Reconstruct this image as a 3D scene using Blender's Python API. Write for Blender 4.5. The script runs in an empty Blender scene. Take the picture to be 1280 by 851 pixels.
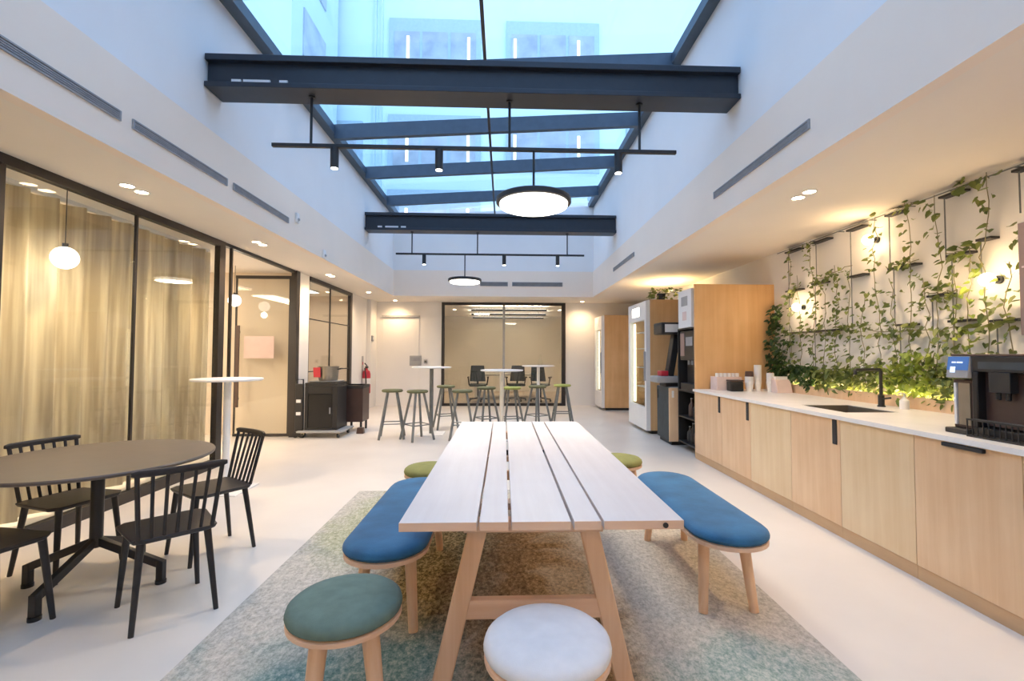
import bpy, bmesh, math, random
from mathutils import Vector, Matrix
R = math.radians
PI = math.pi
random.seed(7)
SC = bpy.context.scene
COL = SC.collection

# ------------------------------------------------------------------ materials
def new_mat(name):
    m = bpy.data.materials.new(name); m.use_nodes = True
    nt = m.node_tree
    return m, nt, nt.nodes['Principled BSDF']

def N(nt, typ, **kw):
    n = nt.nodes.new(typ)
    for k, v in kw.items():
        if k in n.inputs: n.inputs[k].default_value = v
        else: setattr(n, k, v)
    return n

def ramp(nt, fac, stops):
    r = nt.nodes.new('ShaderNodeValToRGB')
    el = r.color_ramp.elements
    while len(el) < len(stops): el.new(0.5)
    for e, (p, c) in zip(el, stops):
        e.position = p; e.color = (*c, 1)
    nt.links.new(fac, r.inputs['Fac'])
    return r.outputs['Color']

def plain(name, col, rough=0.5, metal=0.0, var=0.06, scale=9.0, bump=0.0, spec=0.5, sheen=0.0, coat=0.0):
    m, nt, b = new_mat(name)
    tc = N(nt, 'ShaderNodeTexCoord')
    nz = N(nt, 'ShaderNodeTexNoise', Scale=scale, Detail=4.0)
    nt.links.new(tc.outputs['Object'], nz.inputs['Vector'])
    lo = tuple(max(0, c * (1 - var)) for c in col); hi = tuple(min(1, c * (1 + var)) for c in col)
    nt.links.new(ramp(nt, nz.outputs['Fac'], [(0.3, lo), (0.7, hi)]), b.inputs['Base Color'])
    b.inputs['Roughness'].default_value = rough
    b.inputs['Metallic'].default_value = metal
    b.inputs['Specular IOR Level'].default_value = spec
    b.inputs['Sheen Weight'].default_value = sheen
    b.inputs['Coat Weight'].default_value = coat
    if bump:
        bp = N(nt, 'ShaderNodeBump', Strength=bump, Distance=0.004)
        n2 = N(nt, 'ShaderNodeTexNoise', Scale=scale * 25, Detail=2.0)
        nt.links.new(tc.outputs['Object'], n2.inputs['Vector'])
        nt.links.new(n2.outputs['Fac'], bp.inputs['Height'])
        nt.links.new(bp.outputs['Normal'], b.inputs['Normal'])
    return m

def wood(name, dark, light, axis='Z', scale=1.0, rough=0.5, coat=0.0):
    m, nt, b = new_mat(name)
    tc = N(nt, 'ShaderNodeTexCoord')
    mp = N(nt, 'ShaderNodeMapping')
    s = {'X': (0.8, 14, 14), 'Y': (14, 0.8, 14), 'Z': (14, 14, 0.8)}[axis]
    mp.inputs['Scale'].default_value = tuple(k * scale for k in s)
    nt.links.new(tc.outputs['Object'], mp.inputs['Vector'])
    n1 = N(nt, 'ShaderNodeTexNoise', Scale=2.2, Detail=6.0, Roughness=0.6, Distortion=0.5)
    nt.links.new(mp.outputs['Vector'], n1.inputs['Vector'])
    n2 = N(nt, 'ShaderNodeTexNoise', Scale=2.0, Detail=3.0)
    nt.links.new(tc.outputs['Object'], n2.inputs['Vector'])
    mx = N(nt, 'ShaderNodeMath', operation='ADD'); mx.inputs[1].default_value = 0
    m2 = N(nt, 'ShaderNodeMath', operation='MULTIPLY'); m2.inputs[1].default_value = 0.5
    nt.links.new(n2.outputs['Fac'], m2.inputs[0])
    m3 = N(nt, 'ShaderNodeMath', operation='MULTIPLY'); m3.inputs[1].default_value = 0.5
    nt.links.new(n1.outputs['Fac'], m3.inputs[0])
    nt.links.new(m2.outputs[0], mx.inputs[0]); nt.links.new(m3.outputs[0], mx.inputs[1])
    nt.links.new(ramp(nt, mx.outputs[0], [(0.35, dark), (0.65, light)]), b.inputs['Base Color'])
    b.inputs['Roughness'].default_value = rough
    b.inputs['Coat Weight'].default_value = coat
    return m

def emis(name, col, strength):
    m, nt, b = new_mat(name)
    b.inputs['Base Color'].default_value = (*col, 1)
    b.inputs['Emission Color'].default_value = (*col, 1)
    b.inputs['Emission Strength'].default_value = strength
    return m

def glass(name, tint, ior=1.45, rough=0.0):
    m = bpy.data.materials.new(name); m.use_nodes = True
    nt = m.node_tree; nt.nodes.clear()
    out = N(nt, 'ShaderNodeOutputMaterial')
    tr = N(nt, 'ShaderNodeBsdfTransparent'); tr.inputs['Color'].default_value = (*tint, 1)
    gl = N(nt, 'ShaderNodeBsdfGlossy'); gl.inputs['Roughness'].default_value = rough
    lw = N(nt, 'ShaderNodeLayerWeight', Blend=0.5)
    pw = N(nt, 'ShaderNodeMath', operation='POWER'); pw.inputs[1].default_value = 5.0
    nt.links.new(lw.outputs['Facing'], pw.inputs[0])
    f0 = ((ior-1)/(ior+1))**2
    fr = N(nt, 'ShaderNodeMath', operation='MULTIPLY_ADD'); fr.inputs[1].default_value = 1-f0; fr.inputs[2].default_value = f0
    nt.links.new(pw.outputs[0], fr.inputs[0])
    mx = N(nt, 'ShaderNodeMixShader')
    nt.links.new(fr.outputs[0], mx.inputs[0]); nt.links.new(tr.outputs[0], mx.inputs[1]); nt.links.new(gl.outputs[0], mx.inputs[2])
    nt.links.new(mx.outputs[0], out.inputs['Surface'])
    return m

def leafmat(name, dark, light):
    m, nt, b = new_mat(name)
    geo = N(nt, 'ShaderNodeNewGeometry')
    nt.links.new(ramp(nt, geo.outputs['Random Per Island'], [(0.0, dark), (0.65, tuple((a + c) / 2 for a, c in zip(dark, light))), (1.0, light)]), b.inputs['Base Color'])
    b.inputs['Roughness'].default_value = 0.45
    b.inputs['Subsurface Weight'].default_value = 0.0
    tl = N(nt, 'ShaderNodeBsdfTranslucent'); tl.inputs['Color'].default_value = (*light, 1)
    mx = N(nt, 'ShaderNodeMixShader'); mx.inputs[0].default_value = 0.25
    out = [n for n in nt.nodes if n.type == 'OUTPUT_MATERIAL'][0]
    nt.links.new(b.outputs[0], mx.inputs[1]); nt.links.new(tl.outputs[0], mx.inputs[2]); nt.links.new(mx.outputs[0], out.inputs['Surface'])
    return m

def curtain_mat():
    m, nt, b = new_mat('sheer_curtain_fabric')
    tc = N(nt, 'ShaderNodeTexCoord')
    mp = N(nt, 'ShaderNodeMapping'); mp.inputs['Scale'].default_value = (1, 9, 0.25)
    nt.links.new(tc.outputs['Object'], mp.inputs['Vector'])
    nz = N(nt, 'ShaderNodeTexNoise', Scale=3.0, Detail=3.0)
    nt.links.new(mp.outputs['Vector'], nz.inputs['Vector'])
    c = ramp(nt, nz.outputs['Fac'], [(0.35, (0.62, 0.55, 0.41)), (0.62, (0.86, 0.81, 0.66))])
    nt.links.new(c, b.inputs['Base Color']); b.inputs['Roughness'].default_value = 0.9
    tl = N(nt, 'ShaderNodeBsdfTranslucent'); nt.links.new(c, tl.inputs['Color'])
    mx = N(nt, 'ShaderNodeMixShader'); mx.inputs[0].default_value = 0.45
    out = [n for n in nt.nodes if n.type == 'OUTPUT_MATERIAL'][0]
    nt.links.new(b.outputs[0], mx.inputs[1]); nt.links.new(tl.outputs[0], mx.inputs[2]); nt.links.new(mx.outputs[0], out.inputs['Surface'])
    return m

def rug_mat():
    m, nt, b = new_mat('distressed_rug_pile')
    L = nt.links.new
    tc = N(nt, 'ShaderNodeTexCoord')
    big = N(nt, 'ShaderNodeTexNoise', Scale=1.5, Detail=4.0, Roughness=0.6, Distortion=0.6)
    L(tc.outputs['Object'], big.inputs['Vector'])
    fine = N(nt, 'ShaderNodeTexNoise', Scale=44.0, Detail=5.0, Roughness=0.75)
    fm = N(nt, 'ShaderNodeMapping'); fm.inputs['Scale'].default_value = (1.3, 0.9, 1)
    L(tc.outputs['Object'], fm.inputs['Vector']); L(fm.outputs['Vector'], fine.inputs['Vector'])
    sep = N(nt, 'ShaderNodeSeparateXYZ'); L(tc.outputs['Object'], sep.inputs[0])
    def math_(op, a, c, clamp=False):
        n = N(nt, 'ShaderNodeMath', operation=op); n.use_clamp = clamp
        for i, v in enumerate((a, c)):
            if isinstance(v, (int, float)): n.inputs[i].default_value = v
            else: L(v, n.inputs[i])
        return n.outputs[0]
    def blob(cx, cy, rx, ry, soft=0.5):
        dx = math_('DIVIDE', math_('SUBTRACT', sep.outputs[0], cx), rx)
        dy = math_('DIVIDE', math_('SUBTRACT', sep.outputs[1], cy), ry)
        d = math_('ADD', math_('MULTIPLY', dx, dx), math_('MULTIPLY', dy, dy))
        w = math_('SUBTRACT', 1.25, d)
        nn = math_('MULTIPLY', math_('SUBTRACT', big.outputs['Fac'], 0.5), 3.6)
        return math_('MULTIPLY', math_('ADD', w, nn), 1.1, True)
    base = ramp(nt, fine.outputs['Fac'], [(0.34, (0.33, 0.31, 0.27)), (0.48, (0.47, 0.44, 0.38)), (0.64, (0.62, 0.58, 0.51))])
    def mix(fac, a, col_stops):
        mx = N(nt, 'ShaderNodeMix', data_type='RGBA')
        L(fac, mx.inputs[0]); L(a, mx.inputs[6]); L(ramp(nt, fine.outputs['Fac'], col_stops), mx.inputs[7])
        return mx.outputs[2]
    # rug local coordinates: centre of the rug is the origin
    c = base
    c = mix(blob(-1.0, 1.25, 0.42, 0.85), c, [(0.34, (0.23, 0.24, 0.15)), (0.5, (0.38, 0.38, 0.26)), (0.66, (0.60, 0.56, 0.43))])
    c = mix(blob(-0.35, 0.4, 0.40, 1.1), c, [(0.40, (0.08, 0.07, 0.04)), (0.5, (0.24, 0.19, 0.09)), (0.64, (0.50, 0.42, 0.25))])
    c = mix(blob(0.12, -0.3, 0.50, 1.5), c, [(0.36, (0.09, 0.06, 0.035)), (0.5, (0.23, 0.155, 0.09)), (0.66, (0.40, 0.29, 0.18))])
    c = mix(blob(-0.75, -0.75, 0.62, 0.55), c, [(0.36, (0.08, 0.17, 0.155)), (0.5, (0.18, 0.28, 0.26)), (0.64, (0.40, 0.45, 0.40))])
    c = mix(blob(1.0, -0.72, 0.42, 0.26), c, [(0.36, (0.20, 0.29, 0.25)), (0.5, (0.36, 0.42, 0.37)), (0.64, (0.56, 0.57, 0.51))])
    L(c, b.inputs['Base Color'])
    b.inputs['Roughness'].default_value = 0.95; b.inputs['Specular IOR Level'].default_value = 0.1
    bp = N(nt, 'ShaderNodeBump', Strength=0.35, Distance=0.006); L(fine.outputs['Fac'], bp.inputs['Height']); L(bp.outputs[0], b.inputs['Normal'])
    return m

M = dict(
    white=plain('white_wall_paint', (0.82, 0.79, 0.75), 0.85, var=0.015, scale=2),
    upper=plain('white_upper_wall_paint', (0.80, 0.80, 0.80), 0.9, var=0.015, scale=2),
    fascia=plain('cream_fascia_paint', (0.86, 0.75, 0.64), 0.85, var=0.015, scale=2),
    ceil=plain('warm_ceiling_paint', (0.84, 0.77, 0.68), 0.9, var=0.012, scale=2),
    floor=plain('poured_resin_floor', (0.72, 0.67, 0.61), 0.30, var=0.05, scale=1.3, spec=0.45),
    steel=plain('dark_blue_grey_steel_paint', (0.018, 0.024, 0.036), 0.40, var=0.1),
    sky_steel=plain('slate_grey_skylight_steel', (0.055, 0.085, 0.125), 0.45, var=0.1),
    black=plain('matt_black_metal', (0.018, 0.017, 0.017), 0.45, var=0.15),
    blackwood=plain('black_stained_wood', (0.022, 0.019, 0.019), 0.42, var=0.2, scale=30),
    tabledark=plain('dark_brown_grey_laminate', (0.115, 0.092, 0.075), 0.38, var=0.06),
    frame=plain('dark_bronze_frame_metal', (0.025, 0.02, 0.018), 0.4, var=0.1),
    birch=wood('birch_plywood_front', (0.66, 0.425, 0.24), (0.78, 0.56, 0.35), 'Z', 0.6),
    birch_light=wood('pale_birch_plywood_front', (0.68, 0.49, 0.28), (0.78, 0.61, 0.39), 'Z', 0.6),
    birch_panel=wood('golden_birch_panel', (0.60, 0.34, 0.14), (0.74, 0.47, 0.23), 'Z', 0.4),
    plinth=wood('oak_plinth_board', (0.48, 0.30, 0.16), (0.58, 0.39, 0.22), 'Y', 0.6),
    ash=wood('ash_leg_wood', (0.75, 0.46, 0.27), (0.87, 0.61, 0.41), 'Z', 1.0),
    ashedge=wood('ash_board_edge', (0.75, 0.46, 0.28), (0.87, 0.61, 0.43), 'X', 1.0),
    pale=wood('whitewashed_table_plank', (0.70, 0.61, 0.56), (0.78, 0.70, 0.65), 'Y', 0.7, rough=0.42),
    blue=plain('royal_blue_velvet', (0.020, 0.125, 0.25), 0.85, var=0.25, scale=6, bump=0.3, sheen=0.12),
    greygreen=plain('grey_green_wool', (0.135, 0.20, 0.165), 0.9, var=0.12, scale=18, bump=0.35),
    offwhite=plain('off_white_wool', (0.80, 0.775, 0.75), 0.9, var=0.04, scale=18, bump=0.25),
    olive=plain('olive_green_wool', (0.24, 0.23, 0.07), 0.9, var=0.1, scale=18, bump=0.3),
    seatgreen=plain('dark_olive_seat', (0.13, 0.13, 0.055), 0.7, var=0.1),
    lime=plain('lime_green_seat', (0.36, 0.38, 0.09), 0.7, var=0.1),
    stoolmetal=plain('grey_green_tube_metal', (0.21, 0.22, 0.215), 0.4, metal=0.5, var=0.15),
    whitemetal=plain('white_powder_coat', (0.82, 0.80, 0.77), 0.4, var=0.02),
    creammetal=plain('cream_powder_coat', (0.76, 0.70, 0.58), 0.4, var=0.02),
    worktop=plain('white_stone_worktop', (0.84, 0.81, 0.77), 0.28, var=0.04, scale=5),
    sinksteel=plain('brushed_sink_steel', (0.30, 0.27, 0.22), 0.35, metal=0.8, var=0.08),
    leather=plain('black_leather_tab', (0.02, 0.018, 0.02), 0.55, var=0.2),
    grille=plain('grey_grille_metal', (0.30, 0.30, 0.31), 0.5, var=0.1),
    slot=plain('dark_slot_metal', (0.13, 0.13, 0.135), 0.6, var=0.1),
    plastic=plain('white_plastic', (0.78, 0.77, 0.76), 0.4, var=0.02),
    greyplastic=plain('grey_plastic', (0.36, 0.36, 0.36), 0.45, var=0.05),
    blackplastic=plain('black_plastic', (0.012, 0.012, 0.013), 0.35, var=0.1),
    brownplastic=plain('dark_brown_gloss_plastic', (0.075, 0.042, 0.033), 0.35, var=0.1),
    pinkbrown=plain('muted_mauve_brown_laminate', (0.30, 0.20, 0.17), 0.5, var=0.06),
    red=plain('red_enamel', (0.50, 0.03, 0.05), 0.35, var=0.06),
    paper=plain('pale_pink_paper', (0.62, 0.47, 0.42), 0.8, var=0.03),
    cardboard=plain('pinkish_card', (0.72, 0.57, 0.52), 0.8, var=0.06),
    cup=plain('white_paper_cup', (0.85, 0.82, 0.78), 0.7, var=0.03),
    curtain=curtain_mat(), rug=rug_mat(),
    glass=glass('clear_partition_glass', (0.97, 0.98, 0.965), 1.5),
    skyglass=glass('blue_tinted_roof_glass', (0.84, 0.945, 0.975), 1.35),
    leaf=leafmat('pothos_leaf', (0.03, 0.075, 0.016), (0.30, 0.34, 0.09)),
    leafdark=leafmat('dark_ivy_leaf', (0.012, 0.038, 0.012), (0.07, 0.14, 0.035)),
    leafbright=leafmat('bright_fern_leaf', (0.10, 0.18, 0.025), (0.42, 0.50, 0.09)),
    stem=plain('green_brown_stem', (0.24, 0.22, 0.12), 0.8),
    soil=plain('dark_potting_soil', (0.04, 0.028, 0.018), 0.95, var=0.4, scale=40),
    lampdisc=emis('white_lamp_diffuser', (1.0, 0.94, 0.83), 4.0),
    spotlens=emis('warm_spot_lens', (1.0, 0.90, 0.74), 14.0),
    bulb=emis('warm_globe_glass', (1.0, 0.80, 0.50), 14.0),
    globe=emis('milk_glass_globe_lit', (1.0, 0.95, 0.85), 5.0),
    ledsoft=emis('soft_warm_strip_lens', (1.0, 0.78, 0.48), 1.5),
    led=emis('warm_led_strip_lens', (1.0, 0.74, 0.40), 14.0),
    fridgelight=emis('cool_fridge_light', (1.0, 0.93, 0.70), 2.6),
    lampglint=emis('glowing_lamp_reflection', (1.0, 0.84, 0.55), 1.6),  # self-lit colour imitating reflections of lamps
    screen=emis('blue_display_lit', (0.03, 0.11, 0.32), 0.55),
    screenmark=emis('white_display_marks', (0.6, 0.7, 0.85), 0.7),
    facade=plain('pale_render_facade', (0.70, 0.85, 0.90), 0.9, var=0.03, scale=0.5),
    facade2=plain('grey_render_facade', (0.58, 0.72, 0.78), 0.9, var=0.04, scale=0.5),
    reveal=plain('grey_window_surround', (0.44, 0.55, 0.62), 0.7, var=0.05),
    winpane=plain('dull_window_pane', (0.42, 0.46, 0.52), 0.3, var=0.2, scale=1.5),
    office=plain('charcoal_mesh_chair_fabric', (0.05, 0.06, 0.065), 0.7, var=0.15),
    carpet=plain('grey_brown_carpet', (0.42, 0.36, 0.30), 0.95, var=0.08, scale=30),
    partition=plain('beige_partition_paint', (0.66, 0.55, 0.44), 0.85, var=0.03, scale=2),
)

# ------------------------------------------------------------------ mesh builder
class MB:
    def __init__(s): s.bm = bmesh.new()
    def box(s, a, b):
        (x0, y0, z0), (x1, y1, z1) = a, b
        x0, x1 = min(x0, x1), max(x0, x1); y0, y1 = min(y0, y1), max(y0, y1); z0, z1 = min(z0, z1), max(z0, z1)
        v = [s.bm.verts.new(p) for p in ((x0,y0,z0),(x1,y0,z0),(x1,y1,z0),(x0,y1,z0),(x0,y0,z1),(x1,y0,z1),(x1,y1,z1),(x0,y1,z1))]
        for f in ((3,2,1,0),(4,5,6,7),(0,1,5,4),(1,2,6,5),(2,3,7,6),(3,0,4,7)): s.bm.faces.new([v[i] for i in f])
        return s
    def hexa(s, bottom, top):
        v = [s.bm.verts.new(p) for p in list(bottom) + list(top)]; n = len(bottom)
        s.bm.faces.new(v[:n][::-1]); s.bm.faces.new(v[n:])
        for i in range(n): s.bm.faces.new((v[i], v[(i+1)%n], v[n+(i+1)%n], v[n+i]))
        return s
    def bar(s, p, q, w, h=None, up=(0,0,1), w2=None, h2=None):
        """rectangular bar from p to q, w across, h along up; may taper to w2,h2"""
        p, q = Vector(p), Vector(q); h = h or w; w2 = w2 or w; h2 = h2 or h
        d = (q - p).normalized(); u = Vector(up)
        if abs(d.dot(u)) > 0.98: u = Vector((0,1,0))
        x = d.cross(u).normalized(); y = x.cross(d).normalized()
        a = [p + x*sx*w/2 + y*sy*h/2 for sx, sy in ((-1,-1),(1,-1),(1,1),(-1,1))]
        b = [q + x*sx*w2/2 + y*sy*h2/2 for sx, sy in ((-1,-1),(1,-1),(1,1),(-1,1))]
        return s.hexa(a, b)
    def tube(s, pts, r, n=10, r2=None, cap=True):
        pts = [Vector(p) for p in pts]; k = len(pts); rings = []; x = None
        for i, p in enumerate(pts):
            d = (pts[min(i+1,k-1)] - pts[max(i-1,0)]).normalized()
            if x is None:
                u = Vector((0,0,1)) if abs(d.z) < 0.9 else Vector((0,1,0))
                x = d.cross(u).normalized()
            else:
                x = (x - d*x.dot(d)).normalized()
            y = d.cross(x)
            rr = r if r2 is None else r + (r2 - r)*i/(k-1)
            rings.append([s.bm.verts.new(p + x*math.cos(2*PI*j/n)*rr + y*math.sin(2*PI*j/n)*rr) for j in range(n)])
        for a, b in zip(rings, rings[1:]):
            for j in range(n): s.bm.faces.new((a[j], a[(j+1)%n], b[(j+1)%n], b[j]))
        if cap: s.bm.faces.new(rings[0][::-1]); s.bm.faces.new(rings[-1])
        return s
    def lathe(s, prof, c=(0,0,0), n=32):
        rings = []
        for r, z in prof:
            if r < 1e-6: rings.append([s.bm.verts.new((c[0], c[1], c[2]+z))])
            else: rings.append([s.bm.verts.new((c[0]+r*math.cos(2*PI*j/n), c[1]+r*math.sin(2*PI*j/n), c[2]+z)) for j in range(n)])
        for a, b in zip(rings, rings[1:]):
            for j in range(n):
                j2 = (j+1)%n
                if len(a) == 1 and len(b) == 1: continue
                if len(a) == 1: s.bm.faces.new((a[0], b[j2], b[j]))
                elif len(b) == 1: s.bm.faces.new((a[j], a[j2], b[0]))
                else: s.bm.faces.new((a[j], a[j2], b[j2], b[j]))
        if len(rings[0]) > 1: s.bm.faces.new(rings[0][::-1])
        if len(rings[-1]) > 1: s.bm.faces.new(rings[-1])
        return s
    def stadium(s, r, half, prof, n=14):
        """prof: list of (inset, z); a stadium along Y of radius r and straight half length half"""
        rings = []
        for ins, z in prof:
            rr = r - ins; pts = []
            for i in range(n+1):
                a = PI*i/n; pts.append((rr*math.cos(a), half + rr*math.sin(a), z))
            for i in range(n+1):
                a = PI + PI*i/n; pts.append((rr*math.cos(a), -half + rr*math.sin(a), z))
            rings.append([s.bm.verts.new(p) for p in pts])
        k = len(rings[0])
        for a, b in zip(rings, rings[1:]):
            for j in range(k): s.bm.faces.new((a[j], a[(j+1)%k], b[(j+1)%k], b[j]))
        s.bm.faces.new(rings[0][::-1]); s.bm.faces.new(rings[-1])
        return s
    def sphere(s, c, r, u=16, v=10, sz=1.0):
        prof = [(r*math.sin(PI*i/v), -r*sz*math.cos(PI*i/v)) for i in range(v+1)]
        prof[0] = (0, -r*sz); prof[-1] = (0, r*sz)
        return s.lathe(prof, c, u)
    def build(s, name, mat, parent=None, bevel=0.0, smooth=True, mats=None, bseg=2):
        me = bpy.data.meshes.new(name)
        bmesh.ops.recalc_face_normals(s.bm, faces=s.bm.faces[:])
        s.bm.to_mesh(me); s.bm.free()
        me.materials.append(mat)
        o = bpy.data.objects.new(name, me); COL.objects.link(o)
        if smooth:
            me.polygons.foreach_set('use_smooth', [True]*len(me.polygons))
            try: me.set_sharp_from_angle(angle=R(35))
            except Exception: pass
        if bevel:
            b = o.modifiers.new('bevel', 'BEVEL'); b.width = bevel; b.segments = bseg; b.limit_method = 'ANGLE'; b.angle_limit = R(40)
            b.harden_normals = False
        if parent: o.parent = parent
        return o

def sides(o, mat):
    """second material on the two ends and the underside"""
    o.data.materials.append(mat)
    for p in o.data.polygons:
        if p.normal.z < 0.5 and abs(p.normal.x) < 0.5: p.material_index = 1
    return o
def tag(o, label, cat, group=None, kind=None):
    o['label'] = label; o['category'] = cat
    if group: o['group'] = group
    if kind: o['kind'] = kind
    return o
def thing(name, label, cat, loc=(0,0,0), rz=0.0, group=None):
    o = bpy.data.objects.new(name, None); COL.objects.link(o)
    o.location = loc; o.rotation_euler = (0,0,rz); o.empty_display_size = 0.1
    return tag(o, label, cat, group)
def struct(o):
    o['kind'] = 'structure'; return o
def sroot(name):
    o = bpy.data.objects.new(name, None); COL.objects.link(o); o['kind'] = 'structure'; return o
def dup(src, loc, rz, label, group=None):
    def cp(o, par):
        c = o.copy(); COL.objects.link(c)
        if par: c.parent = par
        for ch in list(o.children): cp(ch, c)
        return c
    c = cp(src, None); c.location = loc; c.rotation_euler = (0,0,rz); c['label'] = label
    if group: c['group'] = group
    return c
def light(name, typ, loc, energy, col, parent=None, **kw):
    d = bpy.data.lights.new(name, typ); d.energy = energy; d.color = col
    for k, v in kw.items(): setattr(d, k, v)
    o = bpy.data.objects.new(name, d); COL.objects.link(o); o.location = loc
    if parent: o.parent = parent
    return o
WARM = (1.0, 0.71, 0.42)

# ------------------------------------------------------------------ dimensions
XL, XR = -2.57, 2.10            # faces of the light well
XG, XW = -3.40, 3.60            # glass partition, plant wall
YN, YF = -2.2, 12.30            # near end, far wall
WN, WF = -1.4, 10.98            # light well near and far end
ZC, ZT = 2.70, 3.30             # soffit height, fascia top
def roofz(x): return 4.58 + (x - XL)*(0.30/4.67)

# ------------------------------------------------------------------ setting
struct(MB().box((-7.2, YN-0.1, -0.12), (XW+0.12, 17.2, 0)).build('floor', M['floor'], smooth=False))
m = MB()
m.box((-7.2, YN-0.1, ZC), (XL-0.02, 17.2, ZC+0.1)); m.box((XR+0.02, YN-0.1, ZC), (XW+0.12, 17.2, ZC+0.1))
m.box((XL-0.02, WF+0.02, ZC), (XR+0.02, 17.2, ZC+0.1)); m.box((XL-0.02, YN-0.1, ZC), (XR+0.02, WN-0.02, ZC+0.1))
struct(m.build('ceiling', M['ceil'], smooth=False))
# fascias round the light well, a little proud of the wall above
struct(MB().box((XL-0.09, WN, ZC-0.004), (XL, WF, ZT)).build('trim_1', M['fascia'], smooth=False))
struct(MB().box((XR, WN, ZC-0.004), (XR+0.09, WF, ZT)).build('trim_2', M['fascia'], smooth=False))
struct(MB().box((XL-0.09, WF, ZC-0.004), (XR+0.09, WF+0.09, ZT)).build('trim_3', M['fascia'], smooth=False))
struct(MB().box((XL-0.09, WN-0.09, ZC-0.004), (XR+0.09, WN, ZT)).build('trim_4', M['fascia'], smooth=False))
S = 0.025
struct(MB().box((XL-0.15, WN-0.1, ZT), (XL-S, WF+0.1, roofz(XL)+0.0)).build('wall_upper_left', M['upper'], smooth=False))
struct(MB().box((XR+S, WN-0.1, ZT), (XR+0.15, WF+0.1, roofz(XR)+0.0)).build('wall_upper_right', M['upper'], smooth=False))
def prism_y(y0, y1):
    a = [(XL-S, y0, ZT), (XR+S, y0, ZT), (XR+S, y0, roofz(XR)), (XL-S, y0, roofz(XL))]
    return MB().hexa(a, [(p[0], y1, p[2]) for p in a])
struct(prism_y(WF+S, WF+0.14).build('wall_upper_far', M['upper'], smooth=False))
struct(prism_y(WN-0.14, WN-S).build('wall_upper_near', M['upper'], smooth=False))
# right and near walls, far wall with the meeting-room opening
struct(MB().box((XW, YN-0.1, 0), (XW+0.12, YF+0.12, ZC)).build('wall_right', M['white'], smooth=False))
struct(MB().box((-7.2, YN-0.12, 0), (XW, YN, ZC)).build('wall_near', M['white'], smooth=False))
GX0, GX1 = -1.62, 1.62
m = MB(); m.box((XG-0.1, YF, 0), (GX0, YF+0.12, ZC)); m.box((GX1, YF, 0), (XW, YF+0.12, ZC))
struct(m.build('wall_far', M['white'], smooth=False))
# left wall pieces between the glazed openings
m = MB(); m.box((XG-0.1, 7.86, 0), (XG, 8.30, ZC)); m.box((XG-0.1, 10.62, 0), (XG, YF, ZC)); m.box((XG-0.1, 11.75, 0), (XG+0.1, YF, ZC))
struct(m.build('wall_left', M['white'], smooth=False))
# rooms behind the partitions
struct(MB().box((-7.2, YN, 0), (-7.08, 17.2, ZC)).build('wall_office_left', M['partition'], smooth=False))
struct(MB().box((-7.08, 8.0, 0), (XG-0.1, 8.1, ZC)).build('wall_office_divider', M['partition'], smooth=False))
struct(MB().box((-7.08, 11.2, 0), (XG-0.1, 11.3, ZC)).build('wall_office_far', M['partition'], smooth=False))
struct(MB().box((-5.1, 8.1, 0), (-5.0, 11.2, ZC)).build('wall_office_back', M['partition'], smooth=False))
m = MB(); m.box((-2.6, 16.9, 0), (2.6, 17.0, ZC))
struct(m.build('wall_meeting_far', M['white'], smooth=False))
struct(MB().box((-2.6, YF+0.12, 0), (-2.5, 16.9, ZC)).build('wall_meeting_left', M['white'], smooth=False))
struct(MB().box((2.5, YF+0.12, 0), (2.6, 16.9, ZC)).build('wall_meeting_right', M['white'], smooth=False))
struct(MB().box((-2.5, YF+0.14, 0.0), (2.5, 16.9, 0.012)).build('floor_meeting_room', M['carpet'], smooth=False))
# skirting
struct(MB().box((XG+0.1, YF-0.015, 0), (GX0-0.02, YF, 0.09)).build('baseboard_far_left', M['white'], smooth=False))
struct(MB().box((GX1+0.02, YF-0.015, 0), (2.3, YF, 0.09)).build('baseboard_far_right', M['white'], smooth=False))

# glazed partitions: window_1 curtained front, window_2 small side window, window_3 meeting room
def glazing_x(name, y0, y1, mull, z0=0.0, z1=ZC, post=0.06, rail=0.07, lastpost=None, sill=0.10):
    r = sroot(name)
    t = 0.05
    m = MB(); m.box((XG-t, y0, z1-rail), (XG+0.015, y1, z1)); m.build('frame_head', M['frame'], r, smooth=False)
    m = MB(); m.box((XG-t, y0, z0), (XG+0.015, y1, z0+sill)); m.build('frame_sill', M['frame'], r, smooth=False)
    for y, w in [(y0, post), (y1-(lastpost or post), lastpost or post)] + [(q-0.012, 0.024) for q in mull]:
        tt, fo = (t, 0.015) if w > 0.03 else (0.034, -0.012)
        MB().box((XG-tt, y, z0+sill), (XG+fo, y+w, z1-rail)).build('mullion', M['frame'], r, smooth=False)
    ys = [y0+post] + [q for q in mull] + [y1-(lastpost or post)]
    for a, b in zip(ys, ys[1:]):
        MB().box((XG-0.03, a+0.012, z0+sill), (XG-0.018, b-0.012, z1-rail)).build('pane', M['glass'], r, smooth=False)
    return r
w1 = glazing_x('window_1', YN+0.01, 5.80, [-0.9, 0.4, 1.7, 3.26, 4.46], post=0.06, lastpost=0.11, sill=0.10)
MB().box((XG-0.05, 3.24, 0.10), (XG+0.0, 3.29, ZC-0.07)).build('mullion', M['frame'], w1, smooth=False)
w2 = glazing_x('window_2', 8.32, 10.60, [9.35], post=0.03, lastpost=0.12, sill=0.05)
for z in (1.02, 1.95): MB().box((XG-0.032, 8.36, z), (XG-0.012, 10.48, z+0.018)).build('glazing_bar', M['frame'], w2, smooth=False)
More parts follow.
